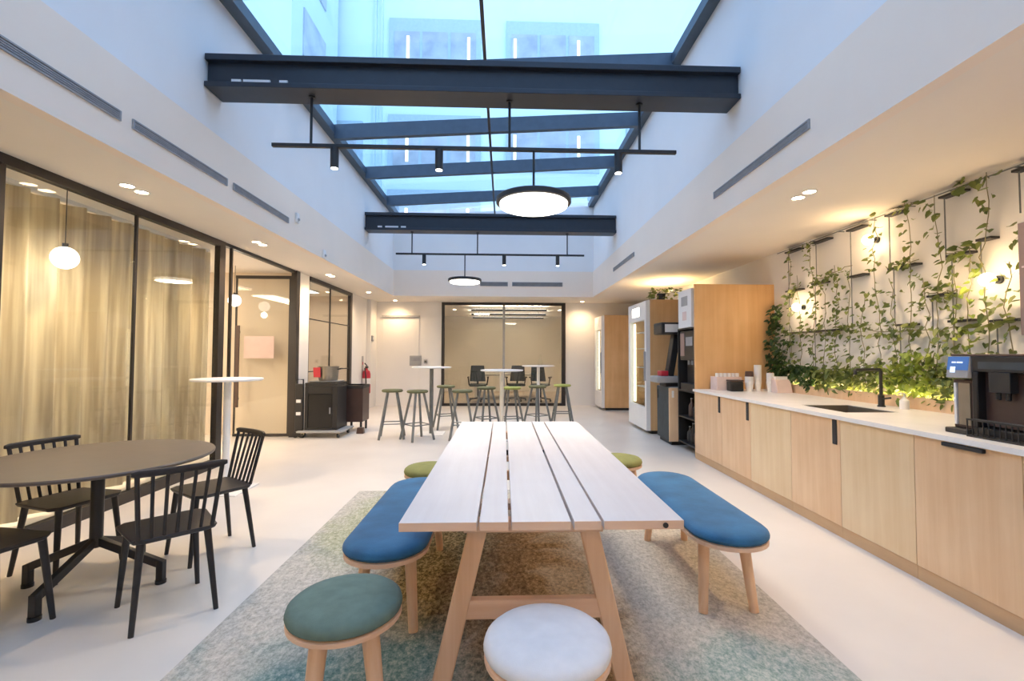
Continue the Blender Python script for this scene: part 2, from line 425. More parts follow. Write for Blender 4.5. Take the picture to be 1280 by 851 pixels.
# head track and jambs of the sliding opening
struct(MB().box((XG-0.05, 5.80, ZC-0.04), (XG+0.01, 7.76, ZC)).build('trim_5', M['frame'], smooth=False))
struct(MB().box((XG-0.03, 5.955, 0), (XG+0.0, 5.985, ZC-0.04)).build('trim_6', M['frame'], smooth=False))
struct(MB().box((XG-0.06, 7.74, 0), (XG+0.03, 7.86, ZC)).build('trim_7', M['frame'], smooth=False))
# far meeting-room glazing
r = sroot('window_3')
fw = 0.075
m = MB(); m.box((GX0, YF-0.03, ZC-fw), (GX1, YF+0.05, ZC)); m.build('frame_head', M['frame'], r, smooth=False)
MB().box((GX0, YF-0.03, 0.0), (GX1, YF+0.05, 0.07)).build('frame_sill', M['frame'], r, smooth=False)
for x0 in (GX0, GX1-0.10): MB().box((x0, YF-0.03, 0.07), (x0+(fw if x0 == GX0 else 0.10), YF+0.05, ZC-fw)).build('frame_jamb', M['frame'], r, smooth=False)
MB().box((-0.03, YF-0.01, 0.07), (0.03, YF+0.03, ZC-fw)).build('mullion', M['greyplastic'], r, smooth=False)
for a, b in ((GX0+fw, -0.03), (0.03, GX1-0.10)):
    MB().box((a, YF+0.004, 0.07), (b, YF+0.016, ZC-fw)).build('pane', M['glass'], r, smooth=False)

# open glass door into the side room
d = sroot('door_1'); d.location = (XG-0.06, 7.80, 0)
W = 0.91
MB().box((-W, -0.02, 2.57), (0, 0.02, 2.62)).build('top_rail', M['frame'], d, smooth=False)
MB().box((-W, -0.02, 0.01), (0, 0.02, 0.05)).build('bottom_rail', M['frame'], d, smooth=False)
MB().box((-0.05, -0.02, 0.05), (0, 0.02, 2.57)).build('hinge_stile', M['frame'], d, smooth=False)
MB().box((-W, -0.014, 0.05), (-W+0.02, 0.014, 2.57)).build('lock_stile', M['frame'], d, smooth=False)
MB().box((-W+0.02, -0.005, 0.05), (-0.05, 0.005, 2.57)).build('pane', M['glass'], d, smooth=False)
h = MB(); h.box((-W+0.045, -0.07, 0.48), (-W+0.10, -0.045, 1.80))
for z in (0.6, 1.68): h.box((-W+0.06, -0.045, z), (-W+0.085, -0.005, z+0.03))
h.build('pull_handle', M['brownplastic'], d, bevel=0.003)
tag(MB().box((-W+0.15+XG-0.06, 7.786, 1.27), (-W+0.63+XG-0.06, 7.792, 1.63)).build('paper_notice', M['paper'], smooth=False), 'blank pale pink paper notice stuck on the open glass door', 'notice')
# flush service door and lintel in the far wall
d2 = sroot('door_2')
MB().box((-3.14, YF-0.012, 0.0), (-2.2, YF, 2.30)).build('leaf', M['white'], d2, smooth=False, bevel=0.003)
MB().box((-3.16, YF-0.05, 2.30), (-2.18, YF, 2.35)).build('lintel', M['greyplastic'], d2, smooth=False)

# ------------------------------------------------------------------ skylight
sk = sroot('window_4')
RY = [-0.10, 1.35, 2.75, 4.12, 5.49, 6.87, 8.42, 9.95]
def sbar(p, q, w, h, name, mat=None): return MB().bar(p, q, w, h).build(name, mat or M['sky_steel'], sk, smooth=False)
def edge(x):
    z = roofz(x); return ((x, WN-0.1, z+0.03), (x, WF+0.1, z+0.03))
sbar(*edge(XL+0.03), 0.13, 0.12, 'edge_beam'); sbar(*edge(XR-0.03), 0.13, 0.12, 'edge_beam')
xm = -0.22
sbar((xm, WN-0.02, roofz(xm)-0.13), (xm, WF+0.02, roofz(xm)-0.13), 0.035, 0.05, 'ridge_mullion', M['frame'])
for y in RY:
    sbar((XL+0.08, y, roofz(XL+0.08)), (XR-0.08, y, roofz(XR-0.08)), 0.08, 0.21, 'rafter')
ys = [WN-0.1] + RY + [WF+0.1]
for a, b in zip(ys, ys[1:]):
    for x0, x1 in ((XL+0.02, xm-0.01), (xm+0.01, XR-0.02)):
        z = 0.115
        MB().hexa([(x0, a, roofz(x0)+z), (x1, a, roofz(x1)+z), (x1, b, roofz(x1)+z), (x0, b, roofz(x0)+z)],
                  [(x0, a, roofz(x0)+z+0.012), (x1, a, roofz(x1)+z+0.012), (x1, b, roofz(x1)+z+0.012), (x0, b, roofz(x0)+z+0.012)]).build('pane', M['skyglass'], sk, smooth=False)

# steel beams across the light well
def beam(y0, y1, z0, z1, marks):
    r = sroot('steel_beam'); yc = (y0+y1)/2; a, b = XL-0.02, XR+0.02
    m = MB(); m.box((a, y0, z1-0.055), (b, y1, z1)); m.build('top_flange', M['steel'], r, smooth=False, bevel=0.004)
    MB().box((a, y0, z0), (b, y1, z0+0.045)).build('bottom_flange', M['steel'], r, smooth=False, bevel=0.004)
    MB().box((a, y0+0.05, z0+0.045), (b, y0+0.09, z1-0.055)).build('web', M['steel'], r, smooth=False)
    for x0, x1 in marks:
        MB().box((x0, y0+0.035, z0+0.05), (x1, y0+0.05, z0+0.085)).build('white_mark', M['plastic'], r, smooth=False)
    return r
beam(4.06, 4.33, 3.65, 3.94, [(-2.38, -2.30), (-2.28, -2.05), (-1.97, -1.90)])
beam(8.73, 9.00, 3.65, 3.98, [(-2.36, -2.28), (-2.22, -1.98), (-1.93, -1.84)])

# ------------------------------------------------------------------ vents, sensors, downlights
def vent_y(x, y0, y1, z, side, label):
    t = thing('air_vent', label, 'vent', (x, y0, z), 0, 'linear air grilles in the fascia')
    L = y1-y0; s = side
    m = MB(); m.box((0, 0, -0.034), (s*0.012, L, -0.024)); m.box((0, 0, 0.024), (s*0.012, L, 0.034)); m.box((0, 0, -0.024), (s*0.012, 0.015, 0.024)); m.box((0, L-0.015, -0.024), (s*0.012, L, 0.024))
    m.build('frame', M['grille'], t, smooth=False)
    MB().box((0, 0.015, -0.024), (s*0.004, L-0.015, 0.024)).build('backing', M['slot'], t, smooth=False)
    m = MB()
    for k in (-0.013, 0, 0.013): m.box((s*0.004, 0.015, k-0.004), (s*0.010, L-0.015, k+0.004))
    m.build('slats', M['grille'], t, smooth=False)
vent_y(XL, 1.3, 3.18, 2.93, 1, 'longest grey air grille on left fascia, nearest the camera')
vent_y(XL, 3.28, 4.39, 2.93, 1, 'middle grey air grille of three on left fascia')
vent_y(XL, 4.49, 5.63, 2.93, 1, 'farthest grey air grille of three on left fascia')
vent_y(XR, 3.10, 4.57, 2.94, -1, 'long grey air grille on right fascia near the plants')
vent_y(XR, 7.45, 8.88, 2.97, -1, 'far grey air grille at the end of right fascia')
def vent_x(x0, x1, z, label):
    t = thing('air_vent', label, 'vent', (x0, WF, z), 0, 'linear air grilles in the fascia')
    L = x1-x0
    m = MB(); m.box((0, -0.012, -0.05), (L, 0, -0.035)); m.box((0, -0.012, 0.035), (L, 0, 0.05)); m.box((0, -0.012, -0.035), (0.015, 0, 0.035)); m.box((L-0.015, -0.012, -0.035), (L, 0, 0.035))
    m.build('frame', M['grille'], t, smooth=False)
    MB().box((0.015, -0.004, -0.035), (L-0.015, 0, 0.035)).build('backing', M['slot'], t, smooth=False)
    m = MB()
    for k in (-0.018, 0, 0.018): m.box((0.015, -0.010, k-0.004), (L-0.015, -0.004, k+0.004))
    m.build('slats', M['grille'], t, smooth=False)
vent_x(-0.56, 0.09, 2.99, 'short grey air grille on far fascia, left of the pair')
vent_x(0.19, 1.38, 2.99, 'longer grey air grille on far fascia, right of the pair')
def sensor(y, z, label):
    t = thing('wall_sensor', label, 'sensor', (XL, y, z))
    MB().box((0, -0.035, -0.06), (0.03, 0.035, 0.06)).build('housing', M['plastic'], t, bevel=0.008)
    MB().sphere((0.03, 0, -0.02), 0.02).build('lens', M['greyplastic'], t)
sensor(5.84, 3.02, 'small white sensor on left fascia beside the farthest grille')
sensor(6.72, 2.76, 'small white sensor low on left fascia beyond the grilles')

def downlight(loc, label, power=70, twin=True, dirn=0.0):
    t = thing('downlight', label, 'ceiling light', loc, dirn, 'recessed ceiling downlights')
    for q in ((-0.075, 0.075) if twin else (0,)):
        m = MB(); m.lathe([(0.058, 0), (0.058, -0.006), (0.046, -0.006), (0.046, -0.001)], (0, q, 0), 24); m.build('trim_ring', M['plastic'], t)
        MB().lathe([(0.0, -0.0025), (0.045, -0.0025)], (0, q, 0), 24).build('lamp_lens', M['spotlens'], t)
    light('lamp', 'SPOT', (0, 0, -0.03), power, WARM, t, spot_size=R(150), spot_blend=0.9, shadow_soft_size=0.06)
DL = [((-3.04, 3.93), 'twin downlight in left soffit nearest camera, above curtained glass'),
      ((-3.0, 5.83), 'twin downlight in left soffit above the corner of the curtained glass'),
      ((-3.0, 8.18), 'twin downlight in left soffit outside the side window'),
      ((2.52, 3.82), 'twin downlight in right soffit above the counter'),]
for (x, y), l in DL: downlight((x, y, ZC), l, 115 if x < 0 else 85)
for x, y, l in ((-3.04, 1.9, 'added unseen twin downlight in left soffit level with the camera, outside the photo'), (2.52, 1.7, 'added unseen twin downlight in right soffit outside the photo'),
              (-1.3, -1.85, 'left added unseen twin downlight in the soffit behind the camera'), (0.2, -1.85, 'middle added unseen twin downlight in the soffit behind the camera'), (1.7, -1.85, 'right added unseen twin downlight in the soffit behind the camera')):
    downlight((x, y, ZC), l, 60)  # unseen downlights added to warm the near table and light the plant wall
downlight((-2.98, 10.4, ZC), 'single small downlight in far left soffit near the extinguisher', 55, False)
downlight((-2.75, 11.95, ZC), 'wall-washing downlight above the flush door in far wall', 60, False)
downlight((2.0, 11.9, ZC), 'wall-washing downlight above the far wall right of the glazing', 60, False)

# ------------------------------------------------------------------ pendants and track lights
def pendant(loc, top, r, label, power):
    t = thing('disc_pendant', label, 'pendant light', loc, 0, 'flat disc pendants')
    MB().lathe([(0.0, 0.085), (r*0.6, 0.085), (r-0.004, 0.070), (r+0.004, 0.060), (r+0.004, 0.024), (r-0.002, 0.020), (0.0, 0.020)], n=48).build('shade', M['black'], t)
    MB().lathe([(0.0, -0.012), (r-0.045, -0.012), (r-0.03, -0.006), (r-0.026, 0.019), (0.0, 0.019)], n=48).build('diffuser', M['lampdisc'], t)
    MB().tube([(0,0,0.045), (0,0,top-loc[2])], 0.011).build('rod', M['black'], t)
    light('lamp', 'AREA', (0,0,-0.03), power, (1, 0.86, 0.66), t, shape='DISK', size=2*r*0.9)
pendant((0.265, 4.2, 2.69), 3.19, 0.335, 'large dark disc pendant glowing over the dining table', 38)
pendant((-0.742, 8.87, 2.70), 3.22, 0.31, 'smaller-looking far disc pendant glowing before the meeting room', 30)
def track(y, z, x0, x1, rods, spots, ztop, label):
    t = thing('track_light', label, 'track light', (0, y, z), 0, 'spotlight rails hung from beams')
    MB().box((x0, -0.018, -0.016), (x1, 0.018, 0.016)).build('rail', M['black'], t, bevel=0.003)
    for x in rods: MB().tube([(x,0,0.016), (x,0,ztop-z-0.01)], 0.012).lathe([(0.03, ztop-z-0.012), (0.03, ztop-z)], (x,0,0), 16).build('rod', M['black'], t)
    for x in spots:
        s = MB().tube([(x,0,-0.015), (x,0,-0.20)], 0.036, 18).build('spot_head', M['black'], t)
        MB().lathe([(0, -0.203), (0.029, -0.203), (0.029, -0.200), (0, -0.200)], (x,0,0), 18).build('lens', M['spotlens'], s)
        light('lamp', 'SPOT', (x,0,-0.22), 18, (1, 0.86, 0.68), t, spot_size=R(75), spot_blend=0.6, shadow_soft_size=0.035)
track(4.2, 3.205, -2.07, 1.575, (-1.73, 0.044, 1.237), (-1.52, -0.59, 1.04), 3.65, 'near black spotlight rail hung under the large front beam')
track(8.87, 3.235, -2.04, 1.53, (-1.74, -0.506, 1.205), (-1.51, 0.0, 1.02), 3.65, 'far black spotlight rail hung under the rear beam')

# ------------------------------------------------------------------ rug
RUGC = (0.04, 2.70)
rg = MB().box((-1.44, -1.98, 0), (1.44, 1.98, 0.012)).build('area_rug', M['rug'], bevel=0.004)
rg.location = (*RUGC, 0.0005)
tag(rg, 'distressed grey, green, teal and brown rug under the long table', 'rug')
ZR = 0.0125

# ------------------------------------------------------------------ dining table
TX, TY0, TY1, TH = 0.143, 1.70, 4.20, 0.75
t = thing('dining_table', 'long pale plank-topped trestle dining table in the middle of the rug', 'table', (TX, (TY0+TY1)/2, ZR))
hl = (TY1-TY0)/2; zt = TH-ZR
edges = [(-0.513, -0.237), (-0.228, -0.124), (-0.112, 0.102), (0.113, 0.211), (0.221, 0.513)]
for a, b in edges:
    sides(MB().box((a, -hl, zt-0.032), (b, hl, zt)).build('plank', M['pale'], t, bevel=0.002), M['ashedge'])
for y in (-hl+0.35, 0.35-0.35+0.0, hl-0.35):
    MB().box((-0.46, y-0.035, zt-0.062), (0.46, y+0.035, zt-0.032)).build('batten', M['ashedge'], t, bevel=0.003)
for x in (-0.118, 0.107):
    MB().tube([(x, 0.02, zt-0.034), (x, 0.02, zt-0.002)], 0.009).build('spacer_pin', M['black'], t)
for sgn in (-1, 1):
    y = sgn*(hl-0.22)
    for s in (-1, 1):
        MB().bar((-0.02+s*0.215, y, zt-0.062), (-0.02+s*0.37, y+sgn*0.0, 0.0135), 0.075, 0.045, (0,1,0)).build('leg', M['ash'], t, bevel=0.006)
    MB().box((-0.30, y-0.02, 0.285), (0.26, y+0.02, 0.36)).build('crossbar', M['ashedge'], t, bevel=0.004)
    MB().box((-0.30, y-0.025, zt-0.062-0.05), (0.26, y+0.025, zt-0.062)).build('apron', M['ashedge'], t, bevel=0.004)
MB().tube([(0.445, -hl-0.004, zt-0.017), (0.445, -hl+0.01, zt-0.017)], 0.010).build('bolt', M['black'], t)

# ------------------------------------------------------------------ benches and stools
def bench(loc, label):
    t = thing('upholstered_bench', label, 'bench', loc, 0, 'blue benches along the table')
    r, half = 0.2, 0.46
    MB().stadium(r, half, [(0.012, 0.375), (0.0, 0.38), (0.0, 0.398), (0.01, 0.402)]).build('seat_board', M['ashedge'], t)
    MB().stadium(r, half, [(0.014, 0.402), (0.002, 0.408), (-0.004, 0.42), (0.0, 0.435), (0.014, 0.447), (0.04, 0.455), (0.09, 0.460), (0.15, 0.462)]).build('cushion', M['blue'], t)
    for sx in (-1, 1):
        for sy in (-1, 1):
            MB().tube([(sx*0.105, sy*0.42, 0.376), (sx*0.135, sy*0.475, 0.0)], 0.030, 14, 0.023).build('leg', M['ash'], t)
    return t
bl = bench((-0.565, 2.80, ZR), 'blue velvet bench on left of the table, behind the grey-green stool')
b2 = dup(bl, (1.175, 2.92, ZR), 0, 'blue velvet bench on right of the table, nearer the counter')
def stool(loc, mat, rz, label):
    t = thing('round_stool', label, 'stool', loc, rz, 'round padded stools round the table')
    r = 0.2
    MB().lathe([(0, 0.375), (r-0.012, 0.375), (r, 0.382), (r, 0.396), (r-0.008, 0.40), (0, 0.40)], n=40).build('seat_board', M['ashedge'], t)
    MB().lathe([(0, 0.401), (r-0.012, 0.401), (r-0.001, 0.408), (r+0.003, 0.42), (r-0.002, 0.437), (r-0.018, 0.450), (r-0.06, 0.460), (r-0.12, 0.465), (0, 0.467)], n=40).build('cushion', mat, t)
    for k in range(4):
        a = PI/4 + k*PI/2; c, s = math.cos(a), math.sin(a)
        MB().tube([(c*0.115, s*0.115, 0.376), (c*0.17, s*0.17, 0.0)], 0.032, 14, 0.024).build('leg', M['ash'], t)
    return t
stool((-0.574, 1.77, ZR), M['greygreen'], R(18), 'grey-green padded round stool at left front corner of the table')
stool((0.142, 1.52, ZR), M['offwhite'], R(0), 'white padded round stool at the near end of the table')
stool((-0.575, 3.76, ZR), M['olive'], R(10), 'olive green round stool at far left of the table behind the bench')
stool((0.99, 4.05, ZR), M['olive'], R(30), 'olive green round stool at far right of the table behind the bench')

# ------------------------------------------------------------------ round table and spindle chairs
RT = (-2.375, 2.87)
t = thing('round_table', 'round dark brown cafe table on a black pedestal by the curtained glass', 'table', (*RT, 0))
MB().lathe([(0, 0.715), (0.56, 0.717), (0.572, 0.722), (0.576, 0.734), (0.572, 0.74), (0, 0.74)], n=64).build('tabletop', M['tabledark'], t)
m = MB(); m.tube([(0,0,0.22), (0,0,0.70)], 0.032, 20); m.lathe([(0.16, 0.70), (0.16, 0.714)], n=24); m.build('column', M['black'], t)
for k in range(4):
    a = -PI/2 + k*PI/2 + R(2); c, s = math.cos(a), math.sin(a)
    m = MB(); m.bar((c*0.01, s*0.01, 0.255), (c*0.37, s*0.37, 0.11), 0.035, 0.045)
    m.bar((c*0.365, s*0.365, 0.13), (c*0.365, s*0.365, 0.02), 0.038, 0.038, (c, s, 0))
    lg = m.build('leg', M['black'], t, bevel=0.004)
    MB().tube([(c*0.365, s*0.365, 0.02), (c*0.365, s*0.365, 0.0)], 0.028, 14).build('glide', M['blackplastic'], lg)

def spindle_chair(loc, rz, label):
    t = thing('spindle_chair', label, 'chair', loc, rz, 'black spindle chairs round the cafe table')
    # seat: a rounded trapezoid, wider at the front
    out = []
    for x, y in ((-0.20, -0.19), (-0.225, 0.15), (-0.18, 0.205), (0.18, 0.205), (0.225, 0.15), (0.20, -0.19), (0.15, -0.215), (-0.15, -0.215)): out.append((x, y))
    MB().hexa([(x*0.86, y*0.86, 0.415) for x, y in out], [(x*0.92, y*0.92, 0.440) for x, y in out]).build('seat', M['blackwood'], t, bevel=0.008, bseg=3)
    for sx in (-1, 1):
        MB().tube([(sx*0.15, 0.15, 0.42), (sx*0.18, 0.19, 0.0)], 0.018, 12, 0.012).build('leg', M['blackwood'], t)
        MB().tube([(sx*0.14, -0.15, 0.42), (sx*0.175, -0.205, 0.0)], 0.018, 12, 0.012).build('leg', M['blackwood'], t)
    n = 7
    def back(u, z):  # u in -1..1
        f = (z-0.44)/0.34
        return (u*(0.155+0.022*f), -0.180 - 0.075*f - 0.02*(1-u*u)*f, z)
    for i in range(n):
        u = -1 + 2*i/(n-1)
        MB().tube([back(u, 0.435), back(u, 0.60), back(u, 0.765)], 0.0085 if 0 < i < n-1 else 0.011, 8).build('spindle', M['blackwood'], t)
    m = MB(); st = []
    for i in range(15):
        u = -1.12 + 2.24*i/14; p = Vector(back(u, 0.775)); e = 0.6 if i in (0, 14) else 1.0
        tn = (Vector(back(u+0.05, 0.775)) - Vector(back(u-0.05, 0.775))).normalized(); nx = tn.cross(Vector((0,0,1)))
        st.append([m.bm.verts.new(p + nx*a*0.011*e + Vector((0,0,c*0.017*e))) for a, c in ((-1,-0.6),(-0.6,-1),(0.6,-1),(1,-0.6),(1,0.6),(0.6,1),(-0.6,1),(-1,0.6))])
    for a, b in zip(st, st[1:]):
        for k in range(8): m.bm.faces.new((a[k], a[(k+1)%8], b[(k+1)%8], b[k]))
    m.bm.faces.new(st[0]); m.bm.faces.new(st[-1][::-1])
    m.build('top_rail', M['blackwood'], t)
    return t
A = spindle_chair((-1.785, 2.61, 0), R(45), 'black spindle chair at front right of the round table, back to camera')
dup(A, (-2.0, 3.33, 0), R(144), 'black spindle chair behind the round table on its right, seen side-on')
dup(A, (-2.73, 3.10, 0), R(-107), 'black spindle chair between the round table and the curtained glass')
dup(A, (-2.50, 2.37, 0), R(-12), 'black spindle chair cut off by the left edge of the photo')

# ------------------------------------------------------------------ high tables and bar stools
def high_table(loc, r, label, mat, h=1.10):
    t = thing('bar_table', label, 'table', loc, 0, 'round high tables')
    MB().lathe([(0, h-0.022), (r-0.01, h-0.022), (r, h-0.014), (r, h-0.004), (r-0.004, h), (0, h)], n=48).build('tabletop', M['whitemetal'], t)
    MB().tube([(0,0,0.012), (0,0,h-0.022)], 0.033, 18).lathe([(0.12, h-0.03), (0.12, h-0.022)], n=24).build('column', mat, t)
    MB().box((-0.22, -0.22, 0), (0.22, 0.22, 0.012)).build('base_plate', M['whitemetal'], t, bevel=0.003)
    return t
high_table((-2.74, 4.78, 0), 0.315, 'white round high table standing alone behind the cafe table', M['whitemetal'])
high_table((-1.22, 8.02, 0), 0.33, 'white high table leftmost of the far three, grey pole', M['stoolmetal'], 1.13)
high_table((-0.03, 7.5, 0), 0.34, 'white high table in the middle of the far three, cream pole', M['creammetal'])
high_table((0.76, 10.3, 0), 0.36, 'white high table rightmost of the far three, by the meeting room glass', M['whitemetal'])
vase = thing('glass_carafe', 'small clear carafe on the rightmost far high table', 'carafe', (0.80, 10.25, 1.10))
MB().lathe([(0, 0), (0.05, 0), (0.055, 0.03), (0.045, 0.10), (0.02, 0.16), (0.018, 0.24), (0.022, 0.25)], n=20).build('body', M['glass'], vase)
def bar_stool(loc, rz, label, mat):
    t = thing('bar_stool', label, 'stool', loc, rz, 'bar stools round the far high tables')
    MB().lathe([(0, 0.735), (0.15, 0.735), (0.165, 0.745), (0.168, 0.76), (0.155, 0.775), (0, 0.78)], n=28).build('seat', mat, t)
    cs = []
    for k in range(4):
        a = PI/4 + k*PI/2; c, s = math.cos(a), math.sin(a)
        MB().tube([(c*0.10, s*0.10, 0.737), (c*0.27, s*0.27, 0)], 0.019, 10).build('leg', M['stoolmetal'], t)
        f = (0.737-0.24)/0.737; rr = 0.10 + 0.17*f; cs.append((c*rr, s*rr, 0.24))
    m = MB()
    for k in range(4): m.tube([cs[k], cs[(k+1)%4]], 0.009, 8)
    m.build('footrest', M['stoolmetal'], t)
    return t
BS = [(-1.79, 7.66, 10, 'seatgreen', 'bar stool with dark seat, leftmost of the far group'),
      (-1.36, 7.50, 40, 'seatgreen', 'bar stool second from left, in front of the grey-poled high table'),
      (-1.05, 8.62, 20, 'seatgreen', 'bar stool behind the grey-poled high table, half hidden'),
      (-0.66, 7.55, 5, 'seatgreen', 'green-seated bar stool just left of the middle high table'),
      (-0.30, 8.25, 30, 'seatgreen', 'bar stool behind the middle high table, to its left'),
      (0.14, 8.25, 15, 'lime', 'lime-seated bar stool right behind the middle high table pole'),
      (0.62, 8.6, 35, 'seatgreen', 'dark-seated bar stool between the middle and right high tables'),
      (1.12, 8.95, 0, 'lime', 'bright lime-seated bar stool, rightmost of the far group')]
first = {}
for x, y, a, mt, l in BS:
    if mt not in first: first[mt] = bar_stool((x, y, 0), R(a), l, M[mt])
    else: dup(first[mt], (x, y, 0), R(a), l)

# ------------------------------------------------------------------ meeting room contents
t = thing('meeting_table', 'white meeting table seen through the far glazing', 'table', (0.1, 14.5, 0.012))
MB().box((-1.1, -0.55, 0.70), (1.1, 0.55, 0.73)).build('tabletop', M['greyplastic'], t, bevel=0.005)
for sx in (-1, 1):
    for sy in (-1, 1): MB().tube([(sx*0.95, sy*0.4, 0), (sx*0.95, sy*0.4, 0.70)], 0.025, 10).build('leg', M['whitemetal'], t)
def office_chair(loc, rz, label):
    t = thing('office_chair', label, 'chair', loc, rz, 'office chairs in the meeting room')
    MB().box((-0.24, -0.22, 0.43), (0.24, 0.24, 0.50)).build('seat', M['office'], t, bevel=0.03, bseg=3)
    MB().hexa([(-0.22, -0.25, 0.58), (0.22, -0.25, 0.58), (0.22, -0.21, 0.58), (-0.22, -0.21, 0.58)], [(-0.18, -0.33, 1.02), (0.18, -0.33, 1.02), (0.18, -0.29, 1.02), (-0.18, -0.29, 1.02)]).build('backrest', M['office'], t, bevel=0.015)
    for s in (-1, 1):
        m = MB(); m.tube([(s*0.25, -0.02, 0.46), (s*0.28, -0.02, 0.66), (s*0.28, 0.14, 0.68)], 0.018, 8); m.tube([(s*0.28, -0.14, 0.68), (s*0.28, 0.14, 0.68)], 0.022, 8)
        m.build('armrest', M['blackplastic'], t)
    MB().bar((0, -0.15, 0.45), (0, -0.25, 0.68), 0.05, 0.02).build('back_bracket', M['blackplastic'], t)
    MB().tube([(0,0,0.08), (0,0,0.43)], 0.028, 12).build('gas_column', M['blackplastic'], t)
    for k in range(5):
        a = 2*PI*k/5; c, s = math.cos(a), math.sin(a)
        lg = MB().bar((0,0,0.10), (c*0.30, s*0.30, 0.065), 0.045, 0.03, w2=0.03).build('leg', M['blackplastic'], t)
        MB().sphere((c*0.29, s*0.29, 0.028), 0.028, 10, 8).build('castor', M['blackplastic'], lg)
    return t
oc = office_chair((-0.72, 13.35, 0.012), R(0), 'charcoal office chair at left behind the meeting room glass, back to us')
dup(oc, (0.35, 13.45, 0.012), R(10), 'charcoal office chair in the middle behind the meeting room glass')
dup(oc, (1.05, 13.35, 0.012), R(-20), 'charcoal office chair at right behind the meeting room glass')
for y, wd, l in ((13.1, 1.05, 'nearest added dark bar standing in for a reflection in the meeting room glass'), (14.5, 1.15, 'middle added dark bar standing in for a reflection in the meeting room glass'), (15.9, 1.2, 'farthest added dark bar standing in for a reflection in the meeting room glass')):
    t = thing('reflection_bar', l, 'pendant light', (0.15, y, 2.55), 0, 'added dark bars standing in for glass reflections')  # added bars imitate rail reflections in the glass; their uplights brighten the room
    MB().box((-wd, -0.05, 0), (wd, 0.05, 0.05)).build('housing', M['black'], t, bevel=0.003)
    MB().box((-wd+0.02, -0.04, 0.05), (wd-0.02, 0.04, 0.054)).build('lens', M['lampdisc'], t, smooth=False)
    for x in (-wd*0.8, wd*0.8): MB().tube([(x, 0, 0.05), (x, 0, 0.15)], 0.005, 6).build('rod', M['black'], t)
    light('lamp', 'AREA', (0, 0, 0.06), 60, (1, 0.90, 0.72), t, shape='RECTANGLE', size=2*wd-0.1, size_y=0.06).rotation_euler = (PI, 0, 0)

for x, l in ((-1.5, 'left added twin downlight brightening the meeting room'), (1.7, 'right added twin downlight brightening the meeting room')): downlight((x, 14.3, ZC), l, 110)  # downlights added to brighten the meeting room

# ------------------------------------------------------------------ curtain and side-room lamps
m = MB(); ny = 420; y0, y1 = YN+0.1, 6.22; rows = []
for i in range(ny+1):
    y = y0 + (y1-y0)*i/ny
    ph = y*2*PI/0.24 + 1.2*math.sin(y*2.1)
    amp = 0.045 + 0.015*math.sin(y*3.3)
    x = -3.85 + amp*math.sin(ph)
    rows.append([m.bm.verts.new((x + 0.01*math.sin(y*5+k), y + 0.02*math.cos(ph), z)) for k, z in enumerate((0.03, 1.3, 2.665))])
for a, b in zip(rows, rows[1:]):
    for k in range(2): m.bm.faces.new((a[k], b[k], b[k+1], a[k+1]))
cu = m.build('curtain', M['curtain']); sd = cu.modifiers.new('solid', 'SOLIDIFY'); sd.thickness = 0.003
tag(cu, 'long sheer beige pleated curtain behind the left glass partition', 'curtain')
t = thing('curtain_track', 'thin white ceiling track carrying the beige curtain', 'curtain track', (-3.85, 0, ZC))
MB().box((-0.02, y0, -0.035), (0.02, y1, 0)).build('rail', M['plastic'], t, smooth=False)
def globe(loc, r, label, power):
    t = thing('globe_pendant', label, 'pendant light', loc)
    MB().sphere((0,0,0), r, 24, 14).build('globe', M['globe'], t)
    MB().tube([(0,0,r-0.01), (0,0,ZC-loc[2])], 0.004, 6).lathe([(0.02, r-0.01), (0.02, r+0.03)], n=12).build('cord', M['black'], t)
    light('lamp', 'POINT', (0,0,-r-0.06), power, (1,0.9,0.74), t, shadow_soft_size=0.05)
globe((-3.61, 3.97, 2.13), 0.09, 'white globe pendant hanging before the beige curtain', 3)
globe((-4.5, 8.9, 2.12), 0.10, 'white globe pendant in the room behind the side window', 4)
globe((-4.14, 7.35, 2.16), 0.09, 'white globe pendant seen against the open glass door', 4)
for nm, x, y, sy, p in (('side_room_fill', -5.4, 2.2, 5.5, 260), ('side_room_fill', -5.4, 6.6, 1.6, 22), ('side_room_fill', -4.3, 9.6, 1.6, 18)):
    light(nm, 'AREA', (x, y, ZC-0.06), p, (1, 0.86, 0.64), None, shape='RECTANGLE', size=0.5, size_y=sy)  # area lamps added to light the side rooms
for k, (x, y, sy, l) in enumerate(((-5.4, 2.2, 5.5, 'added long lit ceiling panel for the room behind the curtain'), (-5.4, 6.6, 1.6, 'added short lit ceiling panel for the room behind the glass door'), (-4.3, 9.6, 1.6, 'added lit ceiling panel for the room behind the side window'))):
    t = thing('added_panel_light', l, 'ceiling light', (x, y, ZC))  # panel bodies added for the side-room fill light
    MB().box((-0.26, -sy/2-0.01, -0.03), (0.26, sy/2+0.01, 0)).build('housing', M['plastic'], t, smooth=False)
    MB().box((-0.25, -sy/2, -0.034), (0.25, sy/2, -0.03)).build('diffuser', M['lampdisc'], t, smooth=False)

